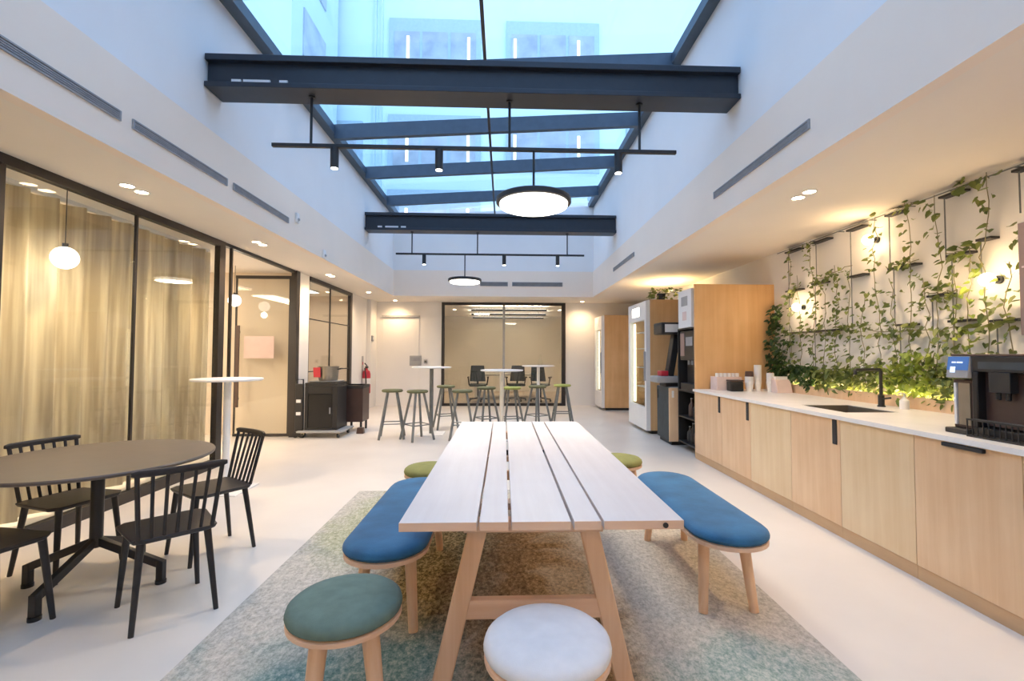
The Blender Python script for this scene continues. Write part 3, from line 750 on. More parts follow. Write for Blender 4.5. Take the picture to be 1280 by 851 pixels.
# ------------------------------------------------------------------ trolley group at the left
t = thing('platform_dolly', 'low grey platform dolly carrying the black cabinet', 'dolly', (-2.93, 7.92, 0))
MB().box((-0.36, -0.30, 0.085), (0.36, 0.30, 0.115)).build('platform', M['greyplastic'], t, bevel=0.008)
for sx in (-1, 1):
    for sy in (-1, 1):
        w = MB(); w.tube([(sx*0.28-0.015, sy*0.24, 0.035), (sx*0.28+0.015, sy*0.24, 0.035)], 0.035, 16)
        w.build('wheel', M['blackplastic'], t)
        MB().box((sx*0.28-0.025, sy*0.24-0.015, 0.05), (sx*0.28+0.025, sy*0.24+0.015, 0.085)).build('caster_fork', M['sinksteel'], t, smooth=False)
t = thing('black_cabinet', 'squat black cabinet with a recessed door, standing on the dolly', 'cabinet', (-2.93, 7.95, 0.115))
m = MB(); m.box((-0.28, -0.22, 0), (0.24, 0.24, 0.03)); m.box((-0.28, -0.22, 0.70), (0.24, 0.24, 0.76)); m.box((-0.28, -0.22, 0.03), (-0.23, 0.24, 0.70)); m.box((0.16, -0.22, 0.03), (0.24, 0.24, 0.70)); m.box((-0.23, 0.20, 0.03), (0.16, 0.24, 0.70)); m.box((-0.23,-0.22,0.58),(0.16,-0.18,0.70))
m.build('body', M['black'], t, bevel=0.006)
dr = MB().box((-0.228, -0.205, 0.032), (0.158, -0.19, 0.578)).build('door', M['blackplastic'], t, bevel=0.004)
MB().box((0.11, -0.215, 0.26), (0.13, -0.205, 0.36)).build('handle', M['grille'], dr)
t = thing('serving_tray', 'silver tray lying on top of the black cabinet', 'tray', (-2.93, 7.95, 0.875))
MB().hexa([(-0.2,-0.17,0),(0.2,-0.17,0),(0.2,0.17,0),(-0.2,0.17,0)], [(-0.23,-0.2,0.025),(0.23,-0.2,0.025),(0.23,0.2,0.025),(-0.23,0.2,0.025)]).build('body', M['greyplastic'], t, bevel=0.004)
t = thing('steel_pot', 'dark steel pot with red and grey sides on the tray', 'pot', (-2.92, 7.95, 0.901))
MB().lathe([(0, 0), (0.14, 0), (0.15, 0.02), (0.17, 0.22), (0.175, 0.235), (0.165, 0.235), (0.155, 0.05), (0, 0.04)], n=28).build('body', M['sinksteel'], t)
m = MB(); m.hexa([(-0.19,-0.13,0.06),(-0.06,-0.175,0.06),(-0.06,-0.165,0.06),(-0.18,-0.12,0.06)], [(-0.20,-0.13,0.22),(-0.06,-0.19,0.22),(-0.06,-0.18,0.22),(-0.19,-0.12,0.22)])
m.build('red_label', M['red'], t)
for s in (-1, 1): MB().tube([(s*0.165,-0.05,0.19), (s*0.215,-0.04,0.20), (s*0.215,0.04,0.20), (s*0.165,0.05,0.19)], 0.011, 8).build('handle', M['red'] if s < 0 else M['blackplastic'], t)
t = thing('dark_side_box', 'tall dark brown bin box beside the black cabinet', 'box', (-2.62, 8.50, 0))
m = MB(); m.box((-0.17, -0.2, 0.16), (0.17, 0.2, 0.80)); m.build('body', M['brownplastic'], t, bevel=0.01)
MB().box((-0.175, -0.205, 0.74), (0.175, 0.205, 0.80)).build('lid', M['black'], t, bevel=0.008)
for sx in (-1, 1):
    for sy in (-1, 1): MB().tube([(sx*0.13, sy*0.15, 0), (sx*0.13, sy*0.15, 0.16)], 0.02, 8).build('leg', M['black'], t)
t = thing('folded_trolley', 'upright folded black trolley leaning by the glass door post', 'trolley', (-3.27, 7.72, 0))
m = MB(); m.box((-0.08, -0.03, 0.10), (0.05, 0.03, 0.86)); m.build('frame', M['black'], t, bevel=0.01)
MB().tube([(-0.07,0,0.80), (-0.07,0,0.93), (0.04,0,0.93), (0.04,0,0.80)], 0.013, 8).build('handle', M['black'], t)
for z in (0.36, 0.56): MB().box((-0.05, -0.045, z), (0.02, -0.03, z+0.05)).build('bracket', M['plastic'], t)
for x in (-0.06, 0.03): MB().tube([(x, -0.04, 0.05), (x, 0.04, 0.05)], 0.05, 14).build('wheel', M['blackplastic'], t)
t = thing('small_castor_box', 'small dark door-stop box on the floor beside the dark bin box', 'box', (-2.42, 8.10, 0))
MB().hexa([(-0.06,-0.05,0),(0.06,-0.05,0),(0.06,0.05,0),(-0.06,0.05,0)], [(-0.05,-0.04,0.10),(0.05,-0.04,0.10),(0.05,0.04,0.10),(-0.05,0.04,0.10)]).build('body', M['brownplastic'], t, bevel=0.008)
# fire extinguisher, call point, wall bits
t = thing('fire_extinguisher', 'red fire extinguisher hung on the far end of left wall', 'extinguisher', (XG+0.1, 11.45, 0.40)); t.scale = (1.2, 1.2, 1.2)
MB().lathe([(0, 0), (0.075, 0), (0.08, 0.015), (0.08, 0.38), (0.065, 0.44), (0.025, 0.47), (0.022, 0.50), (0, 0.50)], n=24).build('cylinder', M['red'], t)
m = MB(); m.box((-0.02, -0.03, 0.50), (0.02, 0.06, 0.54)); m.bar((0, 0.02, 0.55), (0.0, -0.12, 0.60), 0.02, 0.012); m.build('valve_handle', M['black'], t)
MB().tube([(0, -0.03, 0.52), (0.0, -0.12, 0.50), (0.02, -0.12, 0.36), (0.02, -0.085, 0.16)], 0.012, 8).build('hose', M['black'], t)
MB().box((-0.1, -0.05, 0.10), (-0.075, 0.05, 0.55)).build('wall_bracket', M['greyplastic'], t)
MB().lathe([(0.0815, 0.18), (0.0815, 0.30)], n=24).build('label_band', M['plastic'], t)
t = thing('extinguisher_sign', 'narrow grey sign on wall above the fire extinguisher', 'sign', (XG+0.002, 11.45, 1.05))
MB().box((0, -0.05, 0), (0.008, 0.05, 0.24)).build('plate', M['greyplastic'], t, smooth=False)
MB().box((0.008, -0.035, 0.03), (0.010, 0.035, 0.10)).build('red_panel', M['red'], t, smooth=False)
t = thing('wall_call_point', 'small grey square switch box on left wall above the extinguisher', 'switch', (XG+0.101, 11.88, 1.66))
MB().box((0, -0.07, 0), (0.03, 0.07, 0.14)).build('housing', M['greyplastic'], t, bevel=0.006)
MB().box((0.03, -0.03, 0.04), (0.036, 0.03, 0.10)).build('button', M['plastic'], t, bevel=0.003)
t = thing('wall_panel', 'small grey control panel on far wall beside the flush door', 'panel', (-2.29, YF, 1.04))
MB().box((-0.15, -0.025, 0), (0.15, 0, 0.26)).build('plate', M['greyplastic'], t, bevel=0.004)
MB().box((-0.12, -0.028, 0.12), (0.12, -0.025, 0.22)).build('window', M['grille'], t, smooth=False)
t = thing('thermostat', 'tiny dark thermostat on far wall right of the control panel', 'thermostat', (-2.03, YF, 1.10))
MB().box((-0.045, -0.02, 0), (0.045, 0, 0.10)).build('housing', M['greyplastic'], t, bevel=0.006)
MB().tube([(0,-0.028,0.05), (0,-0.02,0.05)], 0.025, 14).build('dial', M['black'], t)

# ------------------------------------------------------------------ kitchen counter
XC = 2.50; CB = 3.44     # counter front, planter front
ZW = 0.90
bounds = [6.08, 5.32, 4.69, 4.02, 3.42, 2.79, 2.19, 1.55, 0.9]
cl = ['end cabinet of the counter beside the tall birch panel', 'second birch cabinet from the tall panel, black tab at its near edge',
      'third birch cabinet from the tall panel, without a tab', 'birch cabinet under the far end of the sink, black tab at near edge',
      'pale birch cabinet between the sink and the coffee machine', 'birch cabinet below the coffee machine with a horizontal black pull',
      'birch cabinet at the right edge of the photo past the coffee machine', 'birch cabinet beyond the right edge of the photo']
for i, (b, a) in enumerate(zip(bounds, bounds[1:])):
    t = thing('base_cabinet', cl[i], 'cabinet', (XC, a, 0), 0, 'birch cabinets under the worktop')
    w = b-a; mt = M['birch_light'] if i in (2, 4) else M['birch']
    m = MB(); zt_ = ZW-0.032
    m.box((0.022, 0.001, 0.09), (CB-XC-0.01, 0.018, zt_ - (0.15 if i == 2 else 0))); m.box((0.022, w-0.018, 0.09), (CB-XC-0.01, w-0.001, zt_ - (0.15 if i == 3 else 0))); m.box((0.022, 0.018, 0.09), (CB-XC-0.01, w-0.018, 0.108)); m.box((CB-XC-0.03, 0.018, 0.108), (CB-XC-0.01, w-0.018, zt_))
    m.build('carcass', M['birch'], t, smooth=False)
    MB().box((0.006, 0.001, 0), (0.024, w-0.001, 0.084)).build('plinth', M['plinth'], t, smooth=False)
    dr = MB().box((0, 0.002, 0.085), (0.02, w-0.002, zt_-0.003)).build('door', mt, t, bevel=0.0015)
    if i in (0, 1, 3): MB().box((-0.008, 0.03, zt_-0.19), (0.0, 0.075, zt_-0.005)).build('handle', M['leather'], dr, bevel=0.003)
    if i == 5: MB().box((-0.022, w/2-0.13, zt_-0.028), (0.0, w/2+0.10, zt_-0.006)).build('handle', M['leather'], dr, bevel=0.004)
    if i == 6: MB().box((-0.022, w/2-0.10, zt_-0.028), (0.0, w/2+0.10, zt_-0.006)).build('handle', M['leather'], dr, bevel=0.004)
# worktop with sink hole
sx0, sx1, sy0, sy1 = 2.68, 3.12, 3.60, 4.16
m = MB(); x0, x1, y0, y1 = XC-0.025, CB-0.002, 0.9, 6.08
for a, b in (((x0, y0), (x1, sy0)), ((x0, sy1), (x1, y1)), ((x0, sy0), (sx0, sy1)), ((sx1, sy0), (x1, sy1))):
    m.box((*a, ZW-0.03), (*b, ZW))
tag(m.build('worktop', M['worktop'], smooth=False), 'long white stone worktop running over the birch cabinets', 'worktop')
t = thing('kitchen_sink', 'brown-grey steel sink let into the white worktop', 'sink', ((sx0+sx1)/2, (sy0+sy1)/2, ZW-0.17))
hx, hy = (sx1-sx0)/2-0.002, (sy1-sy0)/2-0.002
m = MB(); m.box((-hx, -hy, 0), (hx, hy, 0.006)); m.box((-hx, -hy, 0.006), (-hx+0.006, hy, 0.165)); m.box((hx-0.006, -hy, 0.006), (hx, hy, 0.165)); m.box((-hx+0.006, -hy, 0.006), (hx-0.006, -hy+0.006, 0.165)); m.box((-hx+0.006, hy-0.006, 0.006), (hx-0.006, hy, 0.165))
m.build('basin', M['sinksteel'], t, smooth=False)
MB().lathe([(0, 0.006), (0.04, 0.006), (0.045, 0.010), (0.03, 0.010), (0, 0.008)], n=20).build('drain', M['black'], t)
t = thing('tap', 'black square-necked kitchen tap behind the sink', 'tap', (3.30, 4.0, ZW))
MB().lathe([(0, 0), (0.03, 0), (0.03, 0.01), (0.024, 0.012), (0.024, 0.10), (0, 0.10)], n=20).build('base', M['black'], t)
MB().tube([(0,0,0.10), (0,0,0.31), (-0.01,0,0.322), (-0.22,0,0.322), (-0.23,0,0.315), (-0.23,0,0.28)], 0.013, 12).build('spout', M['black'], t)
MB().bar((0, -0.02, 0.07), (0, -0.10, 0.085), 0.014, 0.014).build('lever', M['black'], t)
t = thing('soap_bottle', 'pale soap pump bottle beside the tap', 'bottle', (3.35, 3.82, ZW))
MB().lathe([(0, 0), (0.032, 0), (0.034, 0.01), (0.034, 0.07), (0.014, 0.09), (0.014, 0.10), (0, 0.10)], n=20).build('body', M['cup'], t)
MB().tube([(0,0,0.10), (0,0,0.13), (-0.045,0,0.13)], 0.006, 8).build('pump', M['plastic'], t)
# goods at the far end of the counter
t = thing('coffee_pod_box', 'low pale box of drink pods at the far end of the worktop', 'box', (2.86, 5.93, ZW))
MB().box((-0.17, -0.09, 0), (0.15, 0.10, 0.17)).build('carton', M['cardboard'], t, bevel=0.004)
m = MB()
for i in range(6): m.tube([(-0.14+i*0.052, -0.03, 0.17), (-0.14+i*0.052, -0.03, 0.215)], 0.022, 10)
m.build('pods', M['plastic'], t)
t = thing('black_container', 'small black lidded container before the pod box', 'container', (2.86, 5.72, ZW))
MB().box((-0.08, -0.06, 0), (0.08, 0.06, 0.12)).build('body', M['blackplastic'], t, bevel=0.012)
MB().box((-0.082, -0.062, 0.12), (0.082, 0.062, 0.14)).build('lid', M['brownplastic'], t, bevel=0.006)
def cups(loc, n, label, r=0.042):
    t = thing('cup_stack', label, 'cup stack', loc, 0, 'stacks of paper cups')
    MB().lathe([(0, 0), (r*0.72, 0), (r, 0.10), (0, 0.10)], n=20).build('bottom_cup', M['cup'], t)
    m = MB()
    for i in range(n): z = 0.10+i*0.016; m.lathe([(r*0.95, z), (r*1.05, z+0.002), (r*1.05, z+0.008), (r*0.97, z+0.015)], n=20)
    m.build('stacked_rims', M['cup'], t)
    return t
cs_ = cups((3.04, 5.72, ZW), 5, 'short cream paper cup stack with a dark lid on it', 0.05)
MB().lathe([(0, 0.181), (0.05, 0.181), (0.045, 0.241), (0.04, 0.246), (0, 0.246)], n=20).build('lid', M['brownplastic'], cs_)
cups((3.16, 5.74, ZW), 14, 'tallest white paper cup stack near the tall birch panel')
cups((3.25, 5.62, ZW), 8, 'white paper cup stack between the tallest stack and the planter')
t = thing('napkin_holder', 'slanted pinkish napkin holder right of the cup stacks', 'napkin holder', (3.32, 5.50, ZW))
MB().hexa([(-0.09,-0.07,0),(0.09,-0.07,0),(0.09,0.07,0),(-0.09,0.07,0)], [(-0.09,-0.02,0.15),(0.09,-0.02,0.15),(0.09,0.07,0.17),(-0.09,0.07,0.17)]).build('body', M['cardboard'], t, bevel=0.004)
MB().box((-0.07, -0.0, 0.14), (0.07, 0.05, 0.19)).build('napkins', M['cup'], t)

# planter trough
t = thing('planter_trough', 'long birch planter trough at the back of the worktop', 'planter', (CB, 1.2, 0))
L = 6.06-1.2
MB().box((0, 0, 0), (0.02, L, 1.0)).build('front_board', M['birch'], t, bevel=0.002)
MB().box((0.02, 0, 0.80), (XW-CB-0.002, L, 0.955)).build('soil', M['soil'], t, smooth=False)

t = thing('planter_light', 'warm light strip along the inside edge of the planter trough', 'light strip', (CB+0.035, 2.0, 0.955))
MB().box((-0.01, 0, 0), (0.01, 4.0, 0.015)).build('housing', M['plastic'], t, smooth=False)
MB().box((-0.007, 0.01, 0.015), (0.007, 3.99, 0.018)).build('lens', M['ledsoft'], t, smooth=False)
light('lamp', 'AREA', (0, 2.0, 0.03), 22, (1, 0.76, 0.44), t, shape='RECTANGLE', size=0.03, size_y=3.9).rotation_euler = (PI, 0, 0)
# coffee machine (main body and side unit), facing the room
t = thing('coffee_machine', 'black bean-to-cup coffee machine with blue display on the worktop', 'coffee machine', (2.64, 2.16, ZW))
# local: x into the counter, y towards the sink (far)
m = MB(); m.box((0.0, 0.0, 0.36), (0.46, 0.40, 0.445)); m.box((0.20, 0, 0.05), (0.46, 0.40, 0.36)); m.box((0.0, 0, 0.05), (0.2, 0.03, 0.36)); m.box((0.0, 0.0, 0.0), (0.46, 0.40, 0.05)); m.box((0.0, 0.37, 0.05), (0.2, 0.40, 0.36))
m.build('body', M['blackplastic'], t, bevel=0.006)
MB().box((0.05, 0.16, 0.06), (0.2, 0.37, 0.355)).build('back_panel', M['brownplastic'], t, smooth=False)
MB().box((-0.004, 0.03, 0.375), (0.0, 0.36, 0.415)).build('control_strip', M['office'], t, smooth=False)
MB().box((0.0, 0.0, 0.445), (0.46, 0.52, 0.458)).build('top_cover', M['brownplastic'], t, bevel=0.003)
m = MB(); m.box((0.0, 0.20, 0.25), (0.049, 0.31, 0.36)); m.tube([(0.025,0.23,0.25), (0.025,0.23,0.21)], 0.012, 10); m.tube([(0.025,0.28,0.25), (0.025,0.28,0.21)], 0.012, 10)
m.build('spout', M['black'], t, bevel=0.004)
m = MB(); m.box((-0.06, 0.02, 0.0), (0.0, 0.38, 0.012)); m.box((-0.06, 0.02, 0.09), (-0.052, 0.38, 0.10))
for i in range(13): m.tube([(-0.056, 0.03+i*0.029, 0.012), (-0.056, 0.03+i*0.029, 0.092)], 0.0035, 6)
for i in range(3): m.tube([(-0.04+i*0.016, 0.02, 0.095), (-0.04+i*0.016, 0.38, 0.095)], 0.003, 6)
m.build('cup_rail', M['black'], t)
su = MB().box((0.02, 0.41, 0.03), (0.30, 0.53, 0.31)).build('milk_unit', M['brownplastic'], t, bevel=0.006)
MB().box((0.014, 0.425, 0.05), (0.02, 0.495, 0.29)).build('milk_window', M['sinksteel'], su, smooth=False)
MB().box((0.008, 0.502, 0.05), (0.02, 0.515, 0.29)).build('chrome_strip', M['plastic'], su, smooth=False)
MB().box((-0.03, 0.41, 0.0), (0.30, 0.54, 0.03)).build('base_tray', M['black'], t, bevel=0.006)
sc_ = MB().hexa([(-0.02,0.405,0.32),(0.30,0.405,0.32),(0.30,0.535,0.32),(-0.02,0.535,0.32)], [(0.0,0.405,0.445),(0.30,0.405,0.445),(0.30,0.535,0.445),(0.0,0.535,0.445)]).build('display_housing', M['grille'], t, bevel=0.004)
def onface(y0, y1, z0, z1, d):   # on the slanted face
    f = lambda z: -0.02 + 0.02*(z-0.32)/0.125 - d
    return MB().hexa([(f(z0),y0,z0),(f(z0)+0.003,y0,z0),(f(z0)+0.003,y1,z0),(f(z0),y1,z0)], [(f(z1),y0,z1),(f(z1)+0.003,y0,z1),(f(z1)+0.003,y1,z1),(f(z1),y1,z1)])
onface(0.408, 0.532, 0.365, 0.442, 0.003).build('screen', M['screen'], sc_, smooth=False)
onface(0.44, 0.475, 0.405, 0.414, 0.005).build('screen_mark', M['screenmark'], sc_, smooth=False)
onface(0.48, 0.505, 0.405, 0.414, 0.005).build('screen_mark', M['screenmark'], sc_, smooth=False)
onface(0.48, 0.51, 0.35, 0.385, 0.005).build('screen_mark', M['screenmark'], sc_, smooth=False)

# wall cupboard at the right edge
t = thing('wall_cupboard', 'mauve-brown wall cupboard cut by the right edge above the coffee machine', 'cupboard', (2.9, 1.75, 1.46))
MB().box((0.02, 0, 0), (XW-2.9-0.002, 0.78, 0.64)).build('body', M['pinkbrown'], t, bevel=0.003)
for a, b in ((0.004, 0.386), (0.394, 0.776)):
    dr = MB().box((0, a, 0.004), (0.02, b, 0.636)).build('door', M['pinkbrown'], t, bevel=0.003)
    MB().box((-0.006, a+0.02, 0.38), (0, b-0.02, 0.39)).build('handle', M['cardboard'], dr, smooth=False)

# tall birch end panel and the appliances behind it
t = thing('tall_cabinet', 'tall golden birch cabinet closing the end of the counter', 'cabinet', (XC+0.02, 6.10, 0))
m = MB(); m.box((0.0, 0, 0), (XW-XC-0.022, 0.03, 2.285)); m.build('side_panel', M['birch_panel'], t, bevel=0.002)
MB().box((0.22, 0.03, 2.26), (XW-XC-0.022, 0.70, 2.285)).build('top_panel', M['birch_panel'], t, bevel=0.002)
MB().box((0.03, 0.67, 0.08), (XW-XC-0.022, 0.70, 1.70)).build('side_panel', M['black'], t, bevel=0.002)
m = MB(); m.box((0.55, 0.03, 0.0), (0.57, 0.67, 2.26)); m.build('back_panel', M['black'], t, smooth=False)
for z in (0.10, 0.46, 0.83, 1.70): MB().box((0.02, 0.031, z), (0.55, 0.669, z+0.02)).build('shelf', M['black'], t, smooth=False)
dr = MB().box((-0.10, 0.705, 0.08), (0.20, 0.727, 0.86)).build('door', M['birch'], t, bevel=0.002)
MB().box((-0.06, 0.695, 0.72), (-0.03, 0.705, 0.82)).build('handle', M['plastic'], dr)
SX = XC+0.02
for i, (dy, z, h, mt) in enumerate(((0.12, 0.12, 0.28, 'blackplastic'), (0.24, 0.12, 0.24, 'brownplastic'), (0.36, 0.12, 0.28, 'blackplastic'), (0.48, 0.12, 0.22, 'black'), (0.12, 0.48, 0.25, 'black'), (0.27, 0.48, 0.22, 'blackplastic'), (0.42, 0.48, 0.26, 'brownplastic'))):
    t = thing('dark_bottle', ['dark bottle on the lower shelf of the birch cabinet', 'dark bottle on the second shelf of the birch cabinet'][z > 0.4], 'bottle', (SX+0.12, 6.10+dy, z), 0, ['bottles on the lower shelf', 'bottles on the second shelf'][z > 0.4])
    MB().lathe([(0, 0), (0.04, 0), (0.043, 0.01), (0.043, h*0.6), (0.016, h*0.78), (0.016, h*0.95), (0, h*0.95)], n=16).build('body', M[mt], t)
    MB().tube([(0,0,h*0.95), (0,0,h)], 0.018, 10).build('cap', M['greyplastic'], t)
t = thing('hot_drinks_machine', 'tall black drinks machine in the niche behind the birch panel', 'drinks machine', (SX+0.02, 6.17, 0.85))
m = MB(); m.box((0.10, 0, 0), (0.50, 0.50, 0.83)); m.box((0, 0, 0), (0.10, 0.50, 0.10)); m.box((0, 0, 0.42), (0.10, 0.50, 0.83)); m.build('body', M['blackplastic'], t, bevel=0.008)
MB().box((-0.006, 0.34, 0.28+0.20), (0.0, 0.48, 0.80)).build('side_glass', M['pinkbrown'], t)
MB().box((-0.005, 0.06, 0.62), (0, 0.28, 0.74)).build('screen', M['grille'], t)
m = MB(); m.tube([(0.05,0.18,0.42), (0.05,0.18,0.36)], 0.02, 10); m.tube([(0.05,0.30,0.42), (0.05,0.30,0.36)], 0.02, 10); m.build('nozzle', M['grille'], t)
t = thing('white_supply_box', 'white printed supply box on the top shelf beside the birch panel', 'box', (SX-0.02, 6.17, 1.722))
MB().box((0, 0, 0), (0.4, 0.46, 0.52)).build('carton', M['plastic'], t, bevel=0.005)
MB().box((-0.003, 0.12, 0.30), (0, 0.34, 0.43)).build('print_panel', M['greyplastic'], t, smooth=False)
MB().box((-0.003, 0.16, 0.10), (0, 0.30, 0.22)).build('print_panel', M['cardboard'], t, smooth=False)
# dispenser on its own dark stand
t = thing('dispenser_stand', 'dark narrow cupboard carrying the water dispenser', 'cupboard', (2.46, 6.95, 0))
MB().box((0.03, 0, 0.06), (0.75, 0.55, 0.86)).build('body', M['greyplastic'], t, bevel=0.004)
MB().box((0.05, 0.02, 0), (0.7, 0.53, 0.06)).build('plinth', M['black'], t, smooth=False)
dr = MB().box((0.01, 0.005, 0.065), (0.03, 0.545, 0.855)).build('door', M['office'], t, bevel=0.003)
MB().box((0.0, 0.48, 0.66), (0.01, 0.50, 0.80)).build('handle', M['black'], dr)
t = thing('water_dispenser', 'black swan-necked dispenser with red and grey drip tray', 'dispenser', (2.46, 7.02, 0.86))
MB().box((-0.14, 0, 0.06), (0.24, 0.36, 0.16)).build('drip_tray', M['greyplastic'], t, bevel=0.02, bseg=3)
MB().box((0.0, 0.04, 0.0), (0.24, 0.32, 0.06)).build('foot', M['black'], t, bevel=0.004)
MB().box((-0.05, 0.08, 0.16), (0.06, 0.28, 0.24)).build('red_cartridge', M['red'], t, bevel=0.01)
MB().bar((0.10, 0.18, 0.16), (0.22, 0.18, 0.86), 0.16, 0.10, (1,0,0)).build('neck', M['black'], t, bevel=0.01)
hd = MB().box((-0.08, 0.0, 0.80), (0.30, 0.36, 0.98)).build('head', M['black'], t, bevel=0.02, bseg=3)
MB().box((-0.02, -0.004, 0.83), (0.26, 0.0, 0.95)).build('front_badge', M['plastic'], hd, bevel=0.002)
# glass-door fridges
def fridge(x, y0, y1, h, label, lit):
    t = thing('display_fridge', label, 'fridge', (x, y0, 0))
    W = y1-y0; D = XW-x-0.01
    MB().box((0.07, 0, 0.06), (D, 0.03, h)).build('side_panel', M['birch_panel'], t, bevel=0.002)
    MB().box((0.07, W-0.03, 0.06), (D, W, h)).build('side_panel', M['birch_panel'], t, bevel=0.002)
    MB().box((0.07, 0.03, 0.06), (D, W-0.03, 0.10)).build('floor_panel', M['whitemetal'], t, smooth=False)
    MB().box((0.07, 0.03, h-0.30), (D, W-0.03, h)).build('header_box', M['whitemetal'], t, smooth=False)
    MB().box((D-0.03, 0.03, 0.10), (D, W-0.03, h-0.30)).build('back_panel', M['whitemetal'], t, smooth=False)
    MB().box((0.10, 0.05, 0), (D-0.05, W-0.05, 0.06)).build('plinth', M['black'], t, smooth=False)
    m = MB(); m.box((0, 0.0, 0.06), (0.07, 0.09, h-0.02)); m.box((0, W-0.09, 0.06), (0.07, W, h-0.02)); m.box((0, 0.09, h-0.34), (0.07, W-0.09, h-0.02)); m.box((0, 0.09, 0.06), (0.07, W-0.09, 0.44))
    MB().box((0.075, W-0.17, 0.46), (0.10, W-0.09, h-0.36)).build('light_tube', M['fridgelight'], t, smooth=False)
    fr = m.build('door_frame', M['whitemetal'], t, smooth=False)
    MB().box((0.03, 0.09, 0.44), (0.04, W-0.09, h-0.34)).build('door_glass', M['glass'], fr, smooth=False)
    MB().box((-0.004, W*0.35, h-0.26), (0, W*0.75, h-0.10)).build('lit_badge', M['lampdisc'] if lit else M['plastic'], fr, smooth=False)
    MB().box((-0.03, 0.02, 0.9), (0, 0.05, 1.4)).build('handle', M['greyplastic'], fr, bevel=0.004)
    for z in (0.75, 1.1, 1.45, 1.75): MB().box((0.12, 0.03, z), (D-0.03, W-0.03, z+0.012)).build('shelf', M['plastic'], t, smooth=False)
fridge(2.42, 7.90, 9.02, 2.29, 'white lit glass-door fridge with birch side, behind the drinks machine', True)
fridge(2.36, 11.25, 12.1, 2.30, 'birch-sided white fridge at the far right corner', False)
t = thing('led_light_bar', 'warm glowing light bar lying on top of the lit fridge', 'light bar', (3.0, 8.2, 2.29))
MB().box((-0.03, 0, 0), (0.03, 0.75, 0.025)).build('housing', M['plastic'], t, smooth=False)
MB().box((-0.022, 0.01, 0.025), (0.022, 0.74, 0.03)).build('lens', M['led'], t, smooth=False)
light('lamp', 'AREA', (0, 0.37, 0.045), 16, (1, 0.70, 0.34), t, shape='RECTANGLE', size=0.05, size_y=0.72).rotation_euler = (PI, 0, 0)

# ------------------------------------------------------------------ plants
def leaf(bm, p, d, s, roll):
    """one heart-shaped folded leaf at p, pointing along d"""
    d = Vector(d).normalized(); u = Vector((0,0,1)) if abs(d.z) < 0.9 else Vector((1,0,0))
    x = d.cross(u).normalized(); x = (Matrix.Rotation(roll, 3, d) @ x); nrm = x.cross(d)
    def P(a, b, c): return bm.verts.new(Vector(p) + x*a*s + d*b*s + nrm*c*s)
    b0 = P(0, 0.05, 0); tip = P(0, 1.05, -0.12); l1 = P(-0.30, -0.08, 0.12); l2 = P(-0.46, 0.28, 0.16); l3 = P(-0.28, 0.70, 0.06)
    r1 = P(0.30, -0.08, 0.12); r2 = P(0.46, 0.28, 0.16); r3 = P(0.28, 0.70, 0.06)
    bm.faces.new((b0, l1, l2, l3, tip)); bm.faces.new((b0, tip, r3, r2, r1))

WALLX = XW
def vine(y, z_top, z_bot, label, dens=1.0, size=0.062, mat='leaf', wander=0.022, name='climbing_vine', spread=0.07, grp='vines climbing the plant wall', drift=0.0):
    rnd = random.Random(int(y*1000) + int(z_top*77))
    t = thing(name, label, 'plant', (WALLX-0.09, y, z_bot), 0, grp)
    H_ = z_top-z_bot; n = max(6, int(H_/0.10)); pts = []
    for i in range(n+1):
        f = i/n; pts.append((rnd.uniform(-0.02, 0.02), drift*f + wander*math.sin(f*7+y*5) + rnd.uniform(-0.015, 0.015), H_*f))
    MB().tube(pts, 0.004, 5, 0.003).build('stem', M['stem'], t)
    m = MB(); cnt = int(H_*58*dens)
    for i in range(cnt):
        f = rnd.random()**1.5
        k = min(n-1, int(f*n)); a, b = Vector(pts[k]), Vector(pts[k+1]); p = a.lerp(b, f*n-k)
        ang = rnd.uniform(0, 2*PI)
        p = p + Vector((rnd.uniform(-0.05, 0.03), rnd.uniform(-spread, spread), rnd.uniform(-0.03, 0.03)))
        d = Vector((-0.35-0.5*rnd.random(), math.cos(ang)*0.8, -0.5+0.5*math.sin(ang)))
        leaf(m.bm, p, d, size*rnd.uniform(0.65, 1.25), rnd.uniform(-0.9, 0.9))
    m.build('leaves', M[mat], t)
def ledge(y0, y1, z, rod, label):
    t = thing('wall_ledge', label, 'ledge', (WALLX, y0, z), 0, 'black ledges on the plant wall')
    L = y1-y0
    MB().box((-0.075, 0, -0.010), (-0.002, L, 0.008)).build('shelf', M['black'], t, bevel=0.002)
    if rod: MB().tube([(-0.05, L*0.85, -0.012), (-0.05, L*0.85, -rod)], 0.005, 6).build('rod', M['stoolmetal'], t)
